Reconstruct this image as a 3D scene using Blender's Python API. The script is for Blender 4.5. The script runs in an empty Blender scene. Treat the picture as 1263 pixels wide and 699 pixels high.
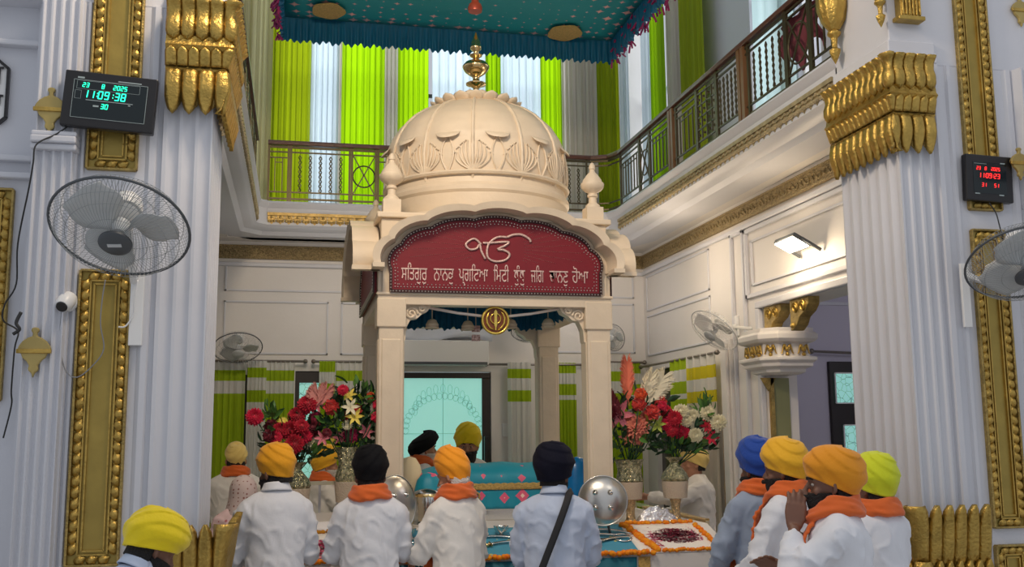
import bpy, bmesh, math, random
from math import sin, cos, pi, tan, atan, sqrt, radians as R
from mathutils import Vector, Matrix, noise
random.seed(7)
SC = bpy.context.scene
COL = SC.collection
F, W0, H0 = 1248.0, 1263.0, 699.0
CZ, YAW, PIT, ROL = 1.78, R(12), R(8.4), R(0.5)
# ---- camera -------------------------------------------------------------
fw = Vector((sin(YAW)*cos(PIT), cos(YAW)*cos(PIT), sin(PIT)))
r0 = Vector((cos(YAW), -sin(YAW), 0))
u0 = r0.cross(fw)
up = u0*cos(ROL) + r0*sin(ROL)
rt = r0*cos(ROL) - u0*sin(ROL)
cam = bpy.data.objects.new('camera', bpy.data.cameras.new('camera'))
COL.objects.link(cam)
m = Matrix((rt, up, -fw)).transposed().to_4x4()
m.translation = Vector((0, 0, CZ))
cam.matrix_world = m
cam.data.sensor_width = 36
cam.data.lens = F/W0*36
cam.data.clip_start = .05
SC.camera = cam
def P(px, py, Y=None, X=None, Z=None):
    'where the sight line of a pixel meets the plane X=, Y= or Z= of the room'
    d = fw*F + rt*(px-W0/2) - up*(py-H0/2)
    if Y is not None: t = Y/d.y
    elif X is not None: t = X/d.x
    else: t = (Z-CZ)/d.z
    return Vector((0, 0, CZ)) + d*t
def PXY(px, Y, py=400): return P(px, py, Y=Y).x
# ---- materials ----------------------------------------------------------
MATS = {}
def mat(name, col, rough=.5, metal=0, bump=0, bscale=40, var=0, vscale=6, spec=.5, trans=0, emit=None, estr=0, alpha=1, sheen=0, stretch=None, var2=None):
    if name in MATS: return MATS[name]
    m = bpy.data.materials.new(name); m.use_nodes = True
    nt = m.node_tree; N = nt.nodes; L = nt.links
    b = N['Principled BSDF']; out = N['Material Output']
    b.inputs['Base Color'].default_value = (*col, 1)
    b.inputs['Roughness'].default_value = rough
    b.inputs['Metallic'].default_value = metal
    b.inputs['Specular IOR Level'].default_value = spec
    if sheen: b.inputs['Sheen Weight'].default_value = sheen
    if alpha < 1: b.inputs['Alpha'].default_value = alpha
    tc = N.new('ShaderNodeTexCoord'); mp = N.new('ShaderNodeMapping')
    L.new(tc.outputs['Object'], mp.inputs['Vector'])
    if stretch: mp.inputs['Scale'].default_value = stretch
    if var:
        n = N.new('ShaderNodeTexNoise'); n.inputs['Scale'].default_value = vscale; n.inputs['Detail'].default_value = 5
        L.new(mp.outputs[0], n.inputs['Vector'])
        r = N.new('ShaderNodeValToRGB')
        r.color_ramp.elements[0].position = .3; r.color_ramp.elements[1].position = .7
        c2 = var2 or tuple(max(0, c*(1-var)) for c in col)
        r.color_ramp.elements[0].color = (*c2, 1); r.color_ramp.elements[1].color = (*col, 1)
        L.new(n.outputs[0], r.inputs[0]); L.new(r.outputs[0], b.inputs['Base Color'])
    if bump:
        n2 = N.new('ShaderNodeTexNoise'); n2.inputs['Scale'].default_value = bscale; n2.inputs['Detail'].default_value = 4
        L.new(mp.outputs[0], n2.inputs['Vector'])
        bp = N.new('ShaderNodeBump'); bp.inputs['Strength'].default_value = bump; bp.inputs['Distance'].default_value = .02
        L.new(n2.outputs[0], bp.inputs['Height']); L.new(bp.outputs[0], b.inputs['Normal'])
    if emit:
        b.inputs['Emission Color'].default_value = (*emit, 1); b.inputs['Emission Strength'].default_value = estr
    if trans:
        t = N.new('ShaderNodeBsdfTranslucent'); mx = N.new('ShaderNodeMixShader')
        mx.inputs[0].default_value = trans
        if var: L.new(r.outputs[0], t.inputs[0])
        else: t.inputs[0].default_value = (*col, 1)
        L.new(b.outputs[0], mx.inputs[1]); L.new(t.outputs[0], mx.inputs[2]); L.new(mx.outputs[0], out.inputs[0])
    MATS[name] = m
    return m
def S(r, g, b):
    f = lambda c: (c/255/12.92 if c/255 <= .04045 else ((c/255+.055)/1.055)**2.4)
    return (f(r), f(g), f(b))
def striped(name, bands, trans=.45, fold=None):
    'cloth banded by height: bands = [(z from top, colour)...] in local metres'
    if name in MATS: return MATS[name]
    m = mat(name, bands[0][1], .85, trans=trans)
    nt = m.node_tree; N = nt.nodes; L = nt.links
    tc = [n for n in N if n.type == 'TEX_COORD'][0]
    sx = N.new('ShaderNodeSeparateXYZ'); L.new(tc.outputs['Object'], sx.inputs[0])
    mr = N.new('ShaderNodeMapRange'); mr.inputs['From Min'].default_value = 0; mr.inputs['From Max'].default_value = -1.0
    L.new(sx.outputs['Z'], mr.inputs[0])
    r = N.new('ShaderNodeValToRGB'); r.color_ramp.interpolation = 'CONSTANT'
    e = r.color_ramp.elements
    while len(e) < len(bands): e.new(.5)
    for i, (z, c) in enumerate(bands):
        e[i].position = z; e[i].color = (*c, 1)
    L.new(mr.outputs[0], r.inputs[0])
    L.new(r.outputs[0], N['Principled BSDF'].inputs['Base Color'])
    for n in N:
        if n.type == 'BSDF_TRANSLUCENT': L.new(r.outputs[0], n.inputs[0])
    return m
def spotted(name, base, spot, scale, size=.25, rough=.7, spot2=None, metal=0, trans=0, obj='Object'):
    'cloth with small scattered motifs'
    if name in MATS: return MATS[name]
    m = mat(name, base, rough, metal, trans=trans)
    nt = m.node_tree; N = nt.nodes; L = nt.links
    tc = [n for n in N if n.type == 'TEX_COORD'][0]
    v = N.new('ShaderNodeTexVoronoi'); v.inputs['Scale'].default_value = scale; v.inputs['Randomness'].default_value = .35
    L.new(tc.outputs[obj], v.inputs['Vector'])
    r = N.new('ShaderNodeValToRGB'); r.color_ramp.interpolation = 'CONSTANT'
    e = r.color_ramp.elements
    e[0].position = 0; e[0].color = (*(spot2 or spot), 1)
    e[1].position = size*.45; e[1].color = (*spot, 1)
    x = e.new(size); x.color = (*base, 1)
    L.new(v.outputs['Distance'], r.inputs[0]); L.new(r.outputs[0], N['Principled BSDF'].inputs['Base Color'])
    return m
# ---- mesh builder -------------------------------------------------------
class MB:
    def __init__(s): s.v = []; s.f = []
    def add(s, vs, fs):
        o = len(s.v); s.v += [Vector(x) for x in vs]; s.f += [[i+o for i in f] for f in fs]; return s
    def box(s, a, b):
        x0, y0, z0 = [min(p, q) for p, q in zip(a, b)]; x1, y1, z1 = [max(p, q) for p, q in zip(a, b)]
        return s.add([(x0,y0,z0),(x1,y0,z0),(x1,y1,z0),(x0,y1,z0),(x0,y0,z1),(x1,y0,z1),(x1,y1,z1),(x0,y1,z1)],
            [(0,3,2,1),(4,5,6,7),(0,1,5,4),(1,2,6,5),(2,3,7,6),(3,0,4,7)])
    def bar(s, p, q, w, h=None, upv=(0,0,1)):
        p = Vector(p); q = Vector(q); h = h or w; d = (q-p).normalized(); u = Vector(upv)
        if abs(d.dot(u)) > .99: u = Vector((0,1,0))
        r = d.cross(u).normalized(); u = r.cross(d)
        o = [r*w/2*a+u*h/2*b for a, b in ((-1,-1),(1,-1),(1,1),(-1,1))]
        return s.add([p+x for x in o]+[q+x for x in o], [(0,1,2,3),(7,6,5,4),(0,4,5,1),(1,5,6,2),(2,6,7,3),(3,7,4,0)])
    def tube(s, pts, rad, n=8, closed=False, flat=1, cap=True):
        pts = [Vector(p) for p in pts]; k = len(pts)
        if not isinstance(rad, (list, tuple)): rad = [rad]*k
        rings = []; pu = None
        for i, p in enumerate(pts):
            if closed: d = pts[(i+1)%k]-pts[i-1]
            else: d = pts[min(i+1,k-1)]-pts[max(i-1,0)]
            d = d.normalized() if d.length > 1e-9 else Vector((0,0,1))
            if pu is None:
                u = Vector((0,0,1)) if abs(d.z) < .9 else Vector((1,0,0))
            else: u = pu
            r = d.cross(u)
            if r.length < 1e-6: r = d.orthogonal()
            r.normalize(); u = r.cross(d); pu = u
            rings.append([p + r*cos(2*pi*j/n)*rad[i] + u*sin(2*pi*j/n)*rad[i]*flat for j in range(n)])
        vs = [v for g in rings for v in g]; fs = []
        for i in range(k if closed else k-1):
            a = i*n; b = ((i+1)%k)*n
            for j in range(n): fs.append((a+j, a+(j+1)%n, b+(j+1)%n, b+j))
        if not closed and cap:
            fs.append(tuple(range(n))[::-1]); fs.append(tuple((k-1)*n+j for j in range(n)))
        return s.add(vs, fs)
    def lathe(s, prof, c=(0,0,0), n=32, mod=None, cap=True):
        'prof = [(radius, z)...]; mod(angle, radius, z) gives a new radius'
        c = Vector(c); vs = []; fs = []
        for r, z in prof:
            for j in range(n):
                a = 2*pi*j/n; q = mod(a, r, z) if mod else r
                vs.append(c+Vector((cos(a)*q, sin(a)*q, z)))
        for i in range(len(prof)-1):
            for j in range(n): fs.append((i*n+j, i*n+(j+1)%n, (i+1)*n+(j+1)%n, (i+1)*n+j))
        if cap:
            fs.append(tuple(range(n))[::-1]); fs.append(tuple((len(prof)-1)*n+j for j in range(n)))
        return s.add(vs, fs)
    def grid(s, fn, nu, nv):
        vs = [fn(i/nu, j/nv) for i in range(nu+1) for j in range(nv+1)]
        fs = [(i*(nv+1)+j, (i+1)*(nv+1)+j, (i+1)*(nv+1)+j+1, i*(nv+1)+j+1) for i in range(nu) for j in range(nv)]
        return s.add(vs, fs)
    def prism(s, outline, a, b):
        'outline of 3D points swept from offset a to offset b'
        n = len(outline); a = Vector(a); b = Vector(b)
        vs = [Vector(p)+a for p in outline]+[Vector(p)+b for p in outline]
        fs = [tuple(range(n))[::-1], tuple(range(n, 2*n))]+[(i, (i+1)%n, n+(i+1)%n, n+i) for i in range(n)]
        return s.add(vs, fs)
    def ball(s, c, r, n=12, sc=(1,1,1)):
        prof = [(max(.0001, sin(pi*i/n)), -cos(pi*i/n)) for i in range(n+1)]; c = Vector(c); vs = []; fs = []
        k = n*2
        for q, z in prof:
            for j in range(k): vs.append(c+Vector((cos(2*pi*j/k)*q*r*sc[0], sin(2*pi*j/k)*q*r*sc[1], z*r*sc[2])))
        for i in range(n):
            for j in range(k): fs.append((i*k+j, i*k+(j+1)%k, (i+1)*k+(j+1)%k, (i+1)*k+j))
        fs.append(tuple(range(k))[::-1]); fs.append(tuple(n*k+j for j in range(k)))
        return s.add(vs, fs)
    def build(s, name, material, parent=None, smooth=False, loc=None, bevel=0, solid=0, fixn=True, dbl=0):
        me = bpy.data.meshes.new(name); me.from_pydata([tuple(v) for v in s.v], [], s.f); me.update()
        if fixn or dbl:
            bm = bmesh.new(); bm.from_mesh(me)
            if dbl: bmesh.ops.remove_doubles(bm, verts=bm.verts, dist=dbl)
            if fixn: bmesh.ops.recalc_face_normals(bm, faces=bm.faces)
            bm.to_mesh(me); bm.free()
        me.materials.append(material)
        o = bpy.data.objects.new(name, me); COL.objects.link(o)
        if loc is not None:
            L_ = Vector(loc); me.transform(Matrix.Translation(-L_)); o.location = L_
        if parent: o.parent = parent
        if smooth:
            me.polygons.foreach_set('use_smooth', [True]*len(me.polygons))
            if smooth != 'full':
                me.set_sharp_from_angle(angle=R(smooth if smooth is not True else 40))
        if bevel:
            b = o.modifiers.new('b', 'BEVEL'); b.width = bevel; b.segments = 2; b.limit_method = 'ANGLE'; b.angle_limit = R(40)
        if solid:
            b = o.modifiers.new('s', 'SOLIDIFY'); b.thickness = solid
        return o
def tag(o, label, cat, group=None, kind=None):
    if label: o['label'] = label
    if cat: o['category'] = cat
    if group: o['group'] = group
    if kind: o['kind'] = kind
    return o
def st(o): o['kind'] = 'structure'; return o
def empty(name, loc=(0,0,0), rz=0):
    o = bpy.data.objects.new(name, None); COL.objects.link(o); o.location = loc; o.rotation_euler.z = rz
    o.empty_display_size = .1
    return o
def copy_tree(o, parent=None):
    c = o.copy(); COL.objects.link(c); c.parent = parent
    for ch in list(o.children): copy_tree(ch, c)
    return c
def txt(body, size, extrude, name, material, M, parent=None, sx=1.0, align='CENTER'):
    cu = bpy.data.curves.new('t', 'FONT'); cu.body = body; cu.size = size; cu.extrude = extrude; cu.align_x = align; cu.offset = 0
    t = bpy.data.objects.new('t', cu); COL.objects.link(t)
    dg = bpy.context.evaluated_depsgraph_get(); dg.update()
    me = bpy.data.meshes.new_from_object(t.evaluated_get(dg))
    bpy.data.objects.remove(t); bpy.data.curves.remove(cu)
    me.transform(M @ Matrix.Diagonal((sx, 1, 1, 1))); me.materials.clear(); me.materials.append(material)
    o = bpy.data.objects.new(name, me); COL.objects.link(o)
    if parent: o.parent = parent
    return o
def lerp(a, b, t): return a+(b-a)*t
def sm(t): t = max(0, min(1, t)); return t*t*(3-2*t)
# palette
WHITE = mat('white_paint', S(210,211,217), .45, bump=.05, bscale=30, var=.06, vscale=2)
WHITE2 = mat('ivory_paint', S(226,222,218), .5, bump=.04, bscale=30, var=.05, vscale=2)
LILAC = mat('lilac_wall_paint', S(196,192,206), .6)
CREAM = mat('cream_plaster', S(232,214,188), .5, bump=.12, bscale=25, var=.10, vscale=5)
GOLD = mat('gilding', (.60,.40,.10), .36, .85, bump=.35, bscale=60, var=.35, vscale=12)
GOLDD = mat('worn_gilding', (.50,.36,.12), .45, .75, bump=.5, bscale=90, var=.45, vscale=20)
LACE = mat('gold_relief', (.50,.38,.19), .55, .45, bump=1, bscale=70, var=.6, vscale=60)
OCHRE = mat('gold_paint', (.42,.30,.07), .42, .55, bump=.15, bscale=15, var=.25, vscale=6)
BRASS = mat('polished_brass', (.83,.60,.28), .16, 1)
STEEL = mat('polished_steel', (.62,.60,.56), .28, 1, bump=.03, bscale=20)
SILVER = mat('silver', (.75,.74,.70), .18, 1)
BLACK = mat('black_plastic', (.012,.011,.012), .3)
DGREY = mat('dark_grey_metal', (.09,.10,.11), .45, .3)
LGREY = mat('light_grey_plastic', (.55,.57,.58), .45)
WPLAST = mat('white_plastic', (.78,.78,.77), .35)
WOOD = mat('dark_red_wood', S(88,48,36), .35, bump=.1, var=.3, vscale=9)
BRONZE = mat('bronze_rail', (.11,.085,.045), .4, .7, var=.2)
DFRAME = mat('dark_door_wood', S(38,30,28), .4)
CABLE = mat('black_cable', (.02,.02,.02), .5)
YP, XR, XL, PD = 5.0, 3.30, -0.43, .60
YB, OV = 10.3, .53
XW, YW = XR+OV, YB+OV
YG, XG = 11.9, 4.25          # gallery back wall and right wall
GX0 = -2.2
def wall(name, axis, c, t, a0, a1, z0, z1, holes, m):
    'wall in plane X=c or Y=c of thickness t, with rectangular openings (a0,a1,z0,z1)'
    A = sorted({a0, a1}|{h[0] for h in holes}|{h[1] for h in holes}); Z = sorted({z0, z1}|{h[2] for h in holes}|{h[3] for h in holes})
    A = [a for a in A if a0 <= a <= a1]; Z = [z for z in Z if z0 <= z <= z1]
    mb = MB()
    for i in range(len(A)-1):
        run = None
        for j in range(len(Z)-1):
            ca, cz = (A[i]+A[i+1])/2, (Z[j]+Z[j+1])/2
            solid = not any(h[0] < ca < h[1] and h[2] < cz < h[3] for h in holes)
            if solid: run = Z[j] if run is None else run
            if run is not None and (not solid or j == len(Z)-2):
                e = Z[j+1] if solid else Z[j]
                if axis == 'Y': mb.box((A[i], c, run), (A[i+1], c+t, e))
                else: mb.box((c, A[i], run), (c+t, A[i+1], e))
                run = None
    return st(mb.build(name, m, dbl=.0001))
st(MB().box((-4,-2.5,-.1),(7.5,13.5,0)).build('floor', mat('polished_marble', S(205,200,195), .15, var=.1, vscale=1.5)))
# gallery edge path
EDGE = [Vector((XL, 5.58)), Vector((XL, YB-.10)), Vector((XL+.10, YB)), Vector((XR-.22, YB)), Vector((XR-.06, YB-.07)), Vector((XR, YB-.26)), Vector((XR, 5.58))]
def _n(a, b): d = (b-a).normalized(); return Vector((d.y, -d.x))
def norms(E):
    out = []
    for i, p in enumerate(E):
        if i == 0: n = _n(E[0], E[1])
        elif i == len(E)-1: n = _n(E[-2], E[-1])
        else:
            a = _n(E[i-1], p); b = _n(p, E[i+1]); n = (a+b).normalized(); n = n/n.dot(a)
        out.append(n)
    return out
def sweep(E, prof, name, m, **k):
    N_ = norms(E); n = len(prof); vs = []
    for p, q in zip(E, N_):
        for o, z in prof:
            w = p+q*o; vs.append((w.x, w.y, z))
    fs = [(a*n+j, a*n+(j+1)%n, (a+1)*n+(j+1)%n, (a+1)*n+j) for a in range(len(E)-1) for j in range(n)]
    fs += [tuple(range(n))[::-1], tuple((len(E)-1)*n+j for j in range(n))]
    return MB().add(vs, fs).build(name, m, **k)
# (out towards nave is +)
# one moulded ledge per side, as structure
prof = [(.03,4.12),(.04,4.10),(.02,4.07),(.0,4.05),(.0,3.88),(-.03,3.865),(-.05,3.85),(-.12,3.835),(-.16,3.80),(-.42,3.80),(-.42,4.12)]
st(sweep(EDGE, prof, 'trim_1', WHITE, smooth=25))
# gallery slabs (floor of the gallery and soffit over the aisles)
st(MB().box((GX0,YB-.0+.3,3.80),(XG+.1,YG+.2,4.10)).build('ceiling_back', WHITE2))
st(MB().box((XR+.3,5.62,3.801),(XG+.1,YB+.3,4.099)).build('ceiling_right', WHITE2))
st(MB().box((GX0,5.6,3.801),(XL-.3,YB+.3,4.099)).build('ceiling_left', WHITE2))
# lower walls
LH = [(1.02,2.06,0,2.44),(-.02,.26,.4,2.44),(-.9,-.5,.4,2.4)]
wall('wall_back', 'Y', YW, .2, -2.2, XW+.2, 0, 3.8, LH, WHITE2)
JY0, JY1 = 6.1, 7.85
wall('wall_right', 'X', XW, .28, 5.64, YW, 0, 3.8, [(JY0,JY1,0,2.80),(9.95,10.52,.4,2.45)], WHITE2)
wall('wall_left', 'X', -2.2, .2, 5.0, YW, 0, 3.8, [], WHITE2)
# relief band under the soffit
def wallband(name, a, b, n, z0, z1, d=.02, m=LACE):
    a = Vector((*a, 0)); b = Vector((*b, 0)); n = Vector((*n, 0)); mb = MB()
    L_ = (b-a).length; k = int(L_/.09); u = (b-a)/L_
    mb.prism([a+Vector((0,0,z0)), b+Vector((0,0,z0)), b+Vector((0,0,z1)), a+Vector((0,0,z1))], n*0, n*d)
    zc = (z0+z1)/2; h = (z1-z0)
    for i in range(k):   # rolling leaf scroll in low relief
        c = a+u*(i+.5)*L_/k; s_ = 1 if i%2 else -1
        pts = []
        for t in range(9):
            q = t/8*1.6*pi
            pts.append(c+n*(d+.003)+u*cos(q)*h*.3*(1-t/14)*s_+Vector((0,0,zc+sin(q)*h*.3*(1-t/14)*s_)))
        mb.tube(pts, h*.07, 5)
    mb.prism([a+Vector((0,0,z0-.012)), b+Vector((0,0,z0-.012)), b+Vector((0,0,z0+.006)), a+Vector((0,0,z0+.006))], n*0, n*(d+.012))
    mb.prism([a+Vector((0,0,z1-.006)), b+Vector((0,0,z1-.006)), b+Vector((0,0,z1+.012)), a+Vector((0,0,z1+.012))], n*0, n*(d+.012))
    return tag(mb.build(name, m), None, None)
b1 = wallband('relief_frieze', (-2.0,YW), (XW,YW-.001), (0,-1), 3.625, 3.745)
tag(b1, 'gilded leaf-scroll frieze running along the back wall under the gallery soffit', 'frieze')
b2 = wallband('relief_frieze', (XW,YW-.03), (XW,5.9), (-1,0), 3.625, 3.745)
tag(b2, 'gilded leaf-scroll frieze climbing along the right aisle wall under the soffit', 'frieze')
# gold tooth fascia on the gallery edge
def fascia(a, b, name, label, m):
    a = Vector((*a, 0)); b = Vector((*b, 0)); L_ = (b-a).length; u = (b-a)/L_; n = Vector((u.y, -u.x, 0)); mb = MB()
    z1, z0 = 4.005, 3.885
    mb.prism([a+Vector((0,0,z1-.03)), b+Vector((0,0,z1-.03)), b+Vector((0,0,z1)), a+Vector((0,0,z1))], n*.0, n*.02)
    k = int(L_/.085)
    for i in range(k):
        c = a+u*(i+.5)*L_/k; w = L_/k
        mb.prism([c-u*w*.46+Vector((0,0,z1-.03)), c-u*w*.46+Vector((0,0,z0+.04)), c+Vector((0,0,z0)), c+u*w*.46+Vector((0,0,z0+.04)), c+u*w*.46+Vector((0,0,z1-.03))], n*0, n*.006)
        for du, zz in ((0, .62), (-.3, .28), (.3, .28), (0, -.05+.3)):
            mb.ball(c+u*w*du+n*.008+Vector((0,0,z0+(z1-z0)*zz)), .016, 4, (1,1,1))
        mb.bar(c-u*w*.5+n*.01+Vector((0,0,z0+.06)), c+n*.01+Vector((0,0,z1-.04)), .012)
        mb.bar(c+u*w*.5+n*.01+Vector((0,0,z0+.06)), c+n*.01+Vector((0,0,z1-.04)), .012)
    return tag(mb.build(name, m), label, 'frieze')
FAS = mat('gold_fascia_paint', (.52,.42,.24), .5, .35, bump=.3, var=.35, vscale=15)
FASB = mat('bright_gold_fascia', (.62,.42,.14), .4, .55, bump=.3, var=.35, vscale=15)
fascia((XL+.10,YB), (XR-.22,YB), 'tooth_fascia', 'bright gold toothed lace fascia on the edge of the back gallery', FASB)
fascia((XR,YB-.26), (XR,5.62), 'tooth_fascia', 'dull gold toothed lace fascia climbing along the right gallery edge', FAS)
fascia((XL,5.62), (XL,YB-.10), 'tooth_fascia', 'gold toothed lace fascia on the short visible left gallery edge', FAS)
# corner and wall mouldings of the aisle walls
def frame_trim(name, pts4, n, w=.02, d=.015, m=WHITE):
    mb = MB(); n = Vector(n)
    for i in range(4):
        p = Vector(pts4[i])+n*d/2; q = Vector(pts4[(i+1)%4])+n*d/2
        e = (q-p).normalized()*w/2
        mb.bar(p-e, q+e, w, d, upv=n)
    return st(mb.build(name, m, bevel=.003))
tn = [1]
def trim(*a, **k):
    tn[0] += 1; return frame_trim('trim_%d' % tn[0], *a, **k)
def rectY(x0, x1, z0, z1, y): return [(x0,y,z0),(x1,y,z0),(x1,y,z1),(x0,y,z1)]
def rectX(y0, y1, z0, z1, x): return [(x,y0,z0),(x,y1,z0),(x,y1,z1),(x,y0,z1)]
trim(rectY(-.75,.30,2.62,3.16,YW), (0,-1,0)); trim(rectY(.45,.98,2.62,3.16,YW), (0,-1,0))
trim(rectY(-.75,.98,3.28,3.55,YW), (0,-1,0)); trim(rectY(1.1,2.0,2.8,3.5,YW), (0,-1,0))
trim(rectY(2.75,3.70,2.66,3.2,YW), (0,-1,0)); trim(rectY(2.75,3.70,3.28,3.55,YW), (0,-1,0))
trim(rectX(8.95,10.7,2.62,3.05,XW), (-1,0,0)); trim(rectX(8.95,10.7,3.12,3.5,XW), (-1,0,0))
trim(rectX(6.2,8.10,2.93,3.50,XW), (-1,0,0), w=.035, d=.03)
trim(rectX(6.3,8.0,3.02,3.40,XW), (-1,0,0), w=.02, d=.02)
trim(rectX(8.16,8.40,.1,3.52,XW), (-1,0,0), w=.03, d=.03)
st(MB().box((XW-.035,5.66,3.53),(XW,YW,3.575)).build('trim_30', WHITE, bevel=.01))
st(MB().box((-2,YW-.035,3.53),(XW,YW,3.575)).build('trim_31', WHITE, bevel=.01))
st(MB().box((XW-.05,JY0,2.80),(XW+.0,JY1+.06,2.86)).box((XW-.05,JY1,0),(XW,JY1+.06,2.80)).build('trim_32', WHITE, bevel=.01))
# pilaster between curtain and opening on the right wall
st(MB().box((XW-.06,8.42,0),(XW,8.60,2.60)).box((XW-.09,8.45,0),(XW-.06,8.57,2.56)).build('trim_33', WHITE2, bevel=.008))
# side room seen through the right opening
wall('wall_side_room', 'Y', 9.2, .15, XW+.28, 7.2, 0, 3.8, [], LILAC)
wall('wall_side_room_end', 'X', 7.2, .15, 4.5, 9.35, 0, 3.8, [], LILAC)
st(MB().box((XW+.28,4.5,3.3),(7.2,9.2,3.4)).build('ceiling_side_room', LILAC))
st(MB().box((XW+.3,9.17,3.02),(7.2,9.2,3.05)).build('trim_34', WHITE))
# gallery walls with tall windows
def GX(px): return P(px,120,Y=YG).x
WN = [(GX(338),GX(474),4.3,7.4),(GX(489),GX(602),4.3,7.4),(GX(610),GX(692),4.3,7.4)]
wall('wall_gallery_back', 'Y', YG, .2, GX0-.2, XG+.25, 4.1, 8.3, WN, WHITE2)
def GY(px): return P(px,100,X=XG).y
WR = [(GY(826),GY(788),4.3,7.6),(GY(972),GY(928),4.3,7.6),(GY(1015),GY(985),4.3,7.6)]
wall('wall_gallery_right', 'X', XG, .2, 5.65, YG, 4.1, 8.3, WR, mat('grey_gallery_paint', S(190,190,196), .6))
wall('wall_gallery_left', 'X', GX0-.2, .2, 5.6, YG, 4.1, 8.3, [(6.5,10.5,4.4,7.4)], WHITE2)
WG = mat('window_glass', (.86,.95,1), .05, trans=.0, alpha=.18)
k = 0
for a0, a1, z0, z1 in WN:
    k += 1; xm = (a0+a1)/2
    w = MB().bar((a0,YG+.08,z0),(a0,YG+.08,z1),.05).bar((a1,YG+.08,z0),(a1,YG+.08,z1),.05).bar((xm,YG+.08,z0),(xm,YG+.08,z1),.04)
    for z in (z0,5.9,z1): w.bar((a0,YG+.08,z),(a1,YG+.08,z),.05)
    f = st(w.build('window_%d' % k, DFRAME, bevel=.004))
for a0, a1, z0, z1 in WR:
    k += 1
    w = MB().bar((XG+.08,a0,z0),(XG+.08,a0,z1),.05).bar((XG+.08,a1,z0),(XG+.08,a1,z1),.05)
    for z in (z0,5.9,z1): w.bar((XG+.08,a0,z),(XG+.08,a1,z),.05)
    st(w.build('window_%d' % k, WPLAST, bevel=.004))
# ---- big front piers ------------------------------------------------------
def flutes(x0, x1, n, depth=.03, y=0, seg=6):
    'plan outline points of n flutes from x0 to x1 at face y (depth goes +y)'
    pts = []
    w = (x1-x0)/n
    for i in range(n):
        a = x0+i*w
        pts.append((a+w*.0, y)); pts.append((a+w*.10, y))
        for s_ in range(1, seg):
            t = s_/seg; pts.append((a+w*(.10+.80*t), y+depth*sin(pi*t)))
        pts.append((a+w*.90, y))
    pts.append((x1, y))
    return pts
def pier(name, outline, z0, z1, m):
    return st(MB().prism([Vector((x, y, 0)) for x, y in outline], (0,0,z0), (0,0,z1)).build(name, m, smooth=30))
def moulds(xs, y):
    'stepped vertical mouldings: list of (x, dy)'
    return [(x, y+d) for x, d in xs]
# left pier plan, from far left to the inner corner then back
X_ = lambda px: P(px, 400, Y=YP).x
left = [(-2.6, 5.12),(-1.27,5.12),(-1.265,5.06),(-1.245,5.06),(-1.24,4.99),(-1.225,4.99)]+flutes(-1.22,-1.055,4,.018,4.93,6)+[(-1.05,4.97),(-1.043,4.97),(-1.04,5.0),(-1.03,5.0),(-1.027,4.985),(-1.015,4.985),(-1.01,5.0),(-.74,5.0),(-.72,4.985),(-.695,4.985),(-.685,5.0),(-.665,5.0),(-.66,4.975)]+flutes(-.65,XL,3,.018,4.975,6)
# fluted inner side
side = [(x, y) for y, x in [(yy, XL-dd) for yy, dd in [(4.985,0)]]]
fl = flutes(4.99, YP+PD, 6, .019, 0, 6)
left += [(XL-d, yy) for yy, d in fl]+[(XL-.1, YP+PD+.02),(-2.6, YP+PD+.02)]
pier('wall_front_left', left, 0, 3.87, WHITE)
right = [(XR+d, yy) for yy, d in fl][::-1]+[(XR, 4.975)]+flutes(XR+.005, XR+.20, 3, .018, 4.975, 6)+[(3.505,4.975),(3.51,5.0),(3.54,5.0),(3.55,4.97),(3.58,4.97),(3.59,5.0),(3.64,5.0),(3.65,4.985),(3.67,4.985),(3.68,5.0),(4.02,5.0),(4.04,4.985),(4.07,4.985),(4.08,5.0)]+flutes(4.10,4.45,4,.03,4.93,6)+[(4.46,5.05),(5.6,5.05),(5.6,YP+PD+.02),(XR+.1,YP+PD+.02)]
pier('wall_front_right', right, 0, 3.87, WHITE)
# upper piers over the capitals with stepped cornice lines
for nm, x0, x1, sgn in (('wall_upper_left', -2.6, XL-.0, -1), ('wall_upper_right', XR+.0, 5.6, 1)):
    mb = MB()
    ye = 5.60
    mb.box((x0,5.0,3.87),(x1,ye,7.6))
    xin = x1 if sgn < 0 else x0
    for z0, z1, o in ((3.87,3.93,.035),(3.93,4.0,.02)):
        if sgn > 0: mb.box((xin-o,5.0-o,z0),(xin+.28,ye,z1)); 
        else: mb.box((xin-.24,5.0-o,z0),(xin+o,ye,z1))
    st(mb.build(nm, WHITE, bevel=.006))
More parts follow.
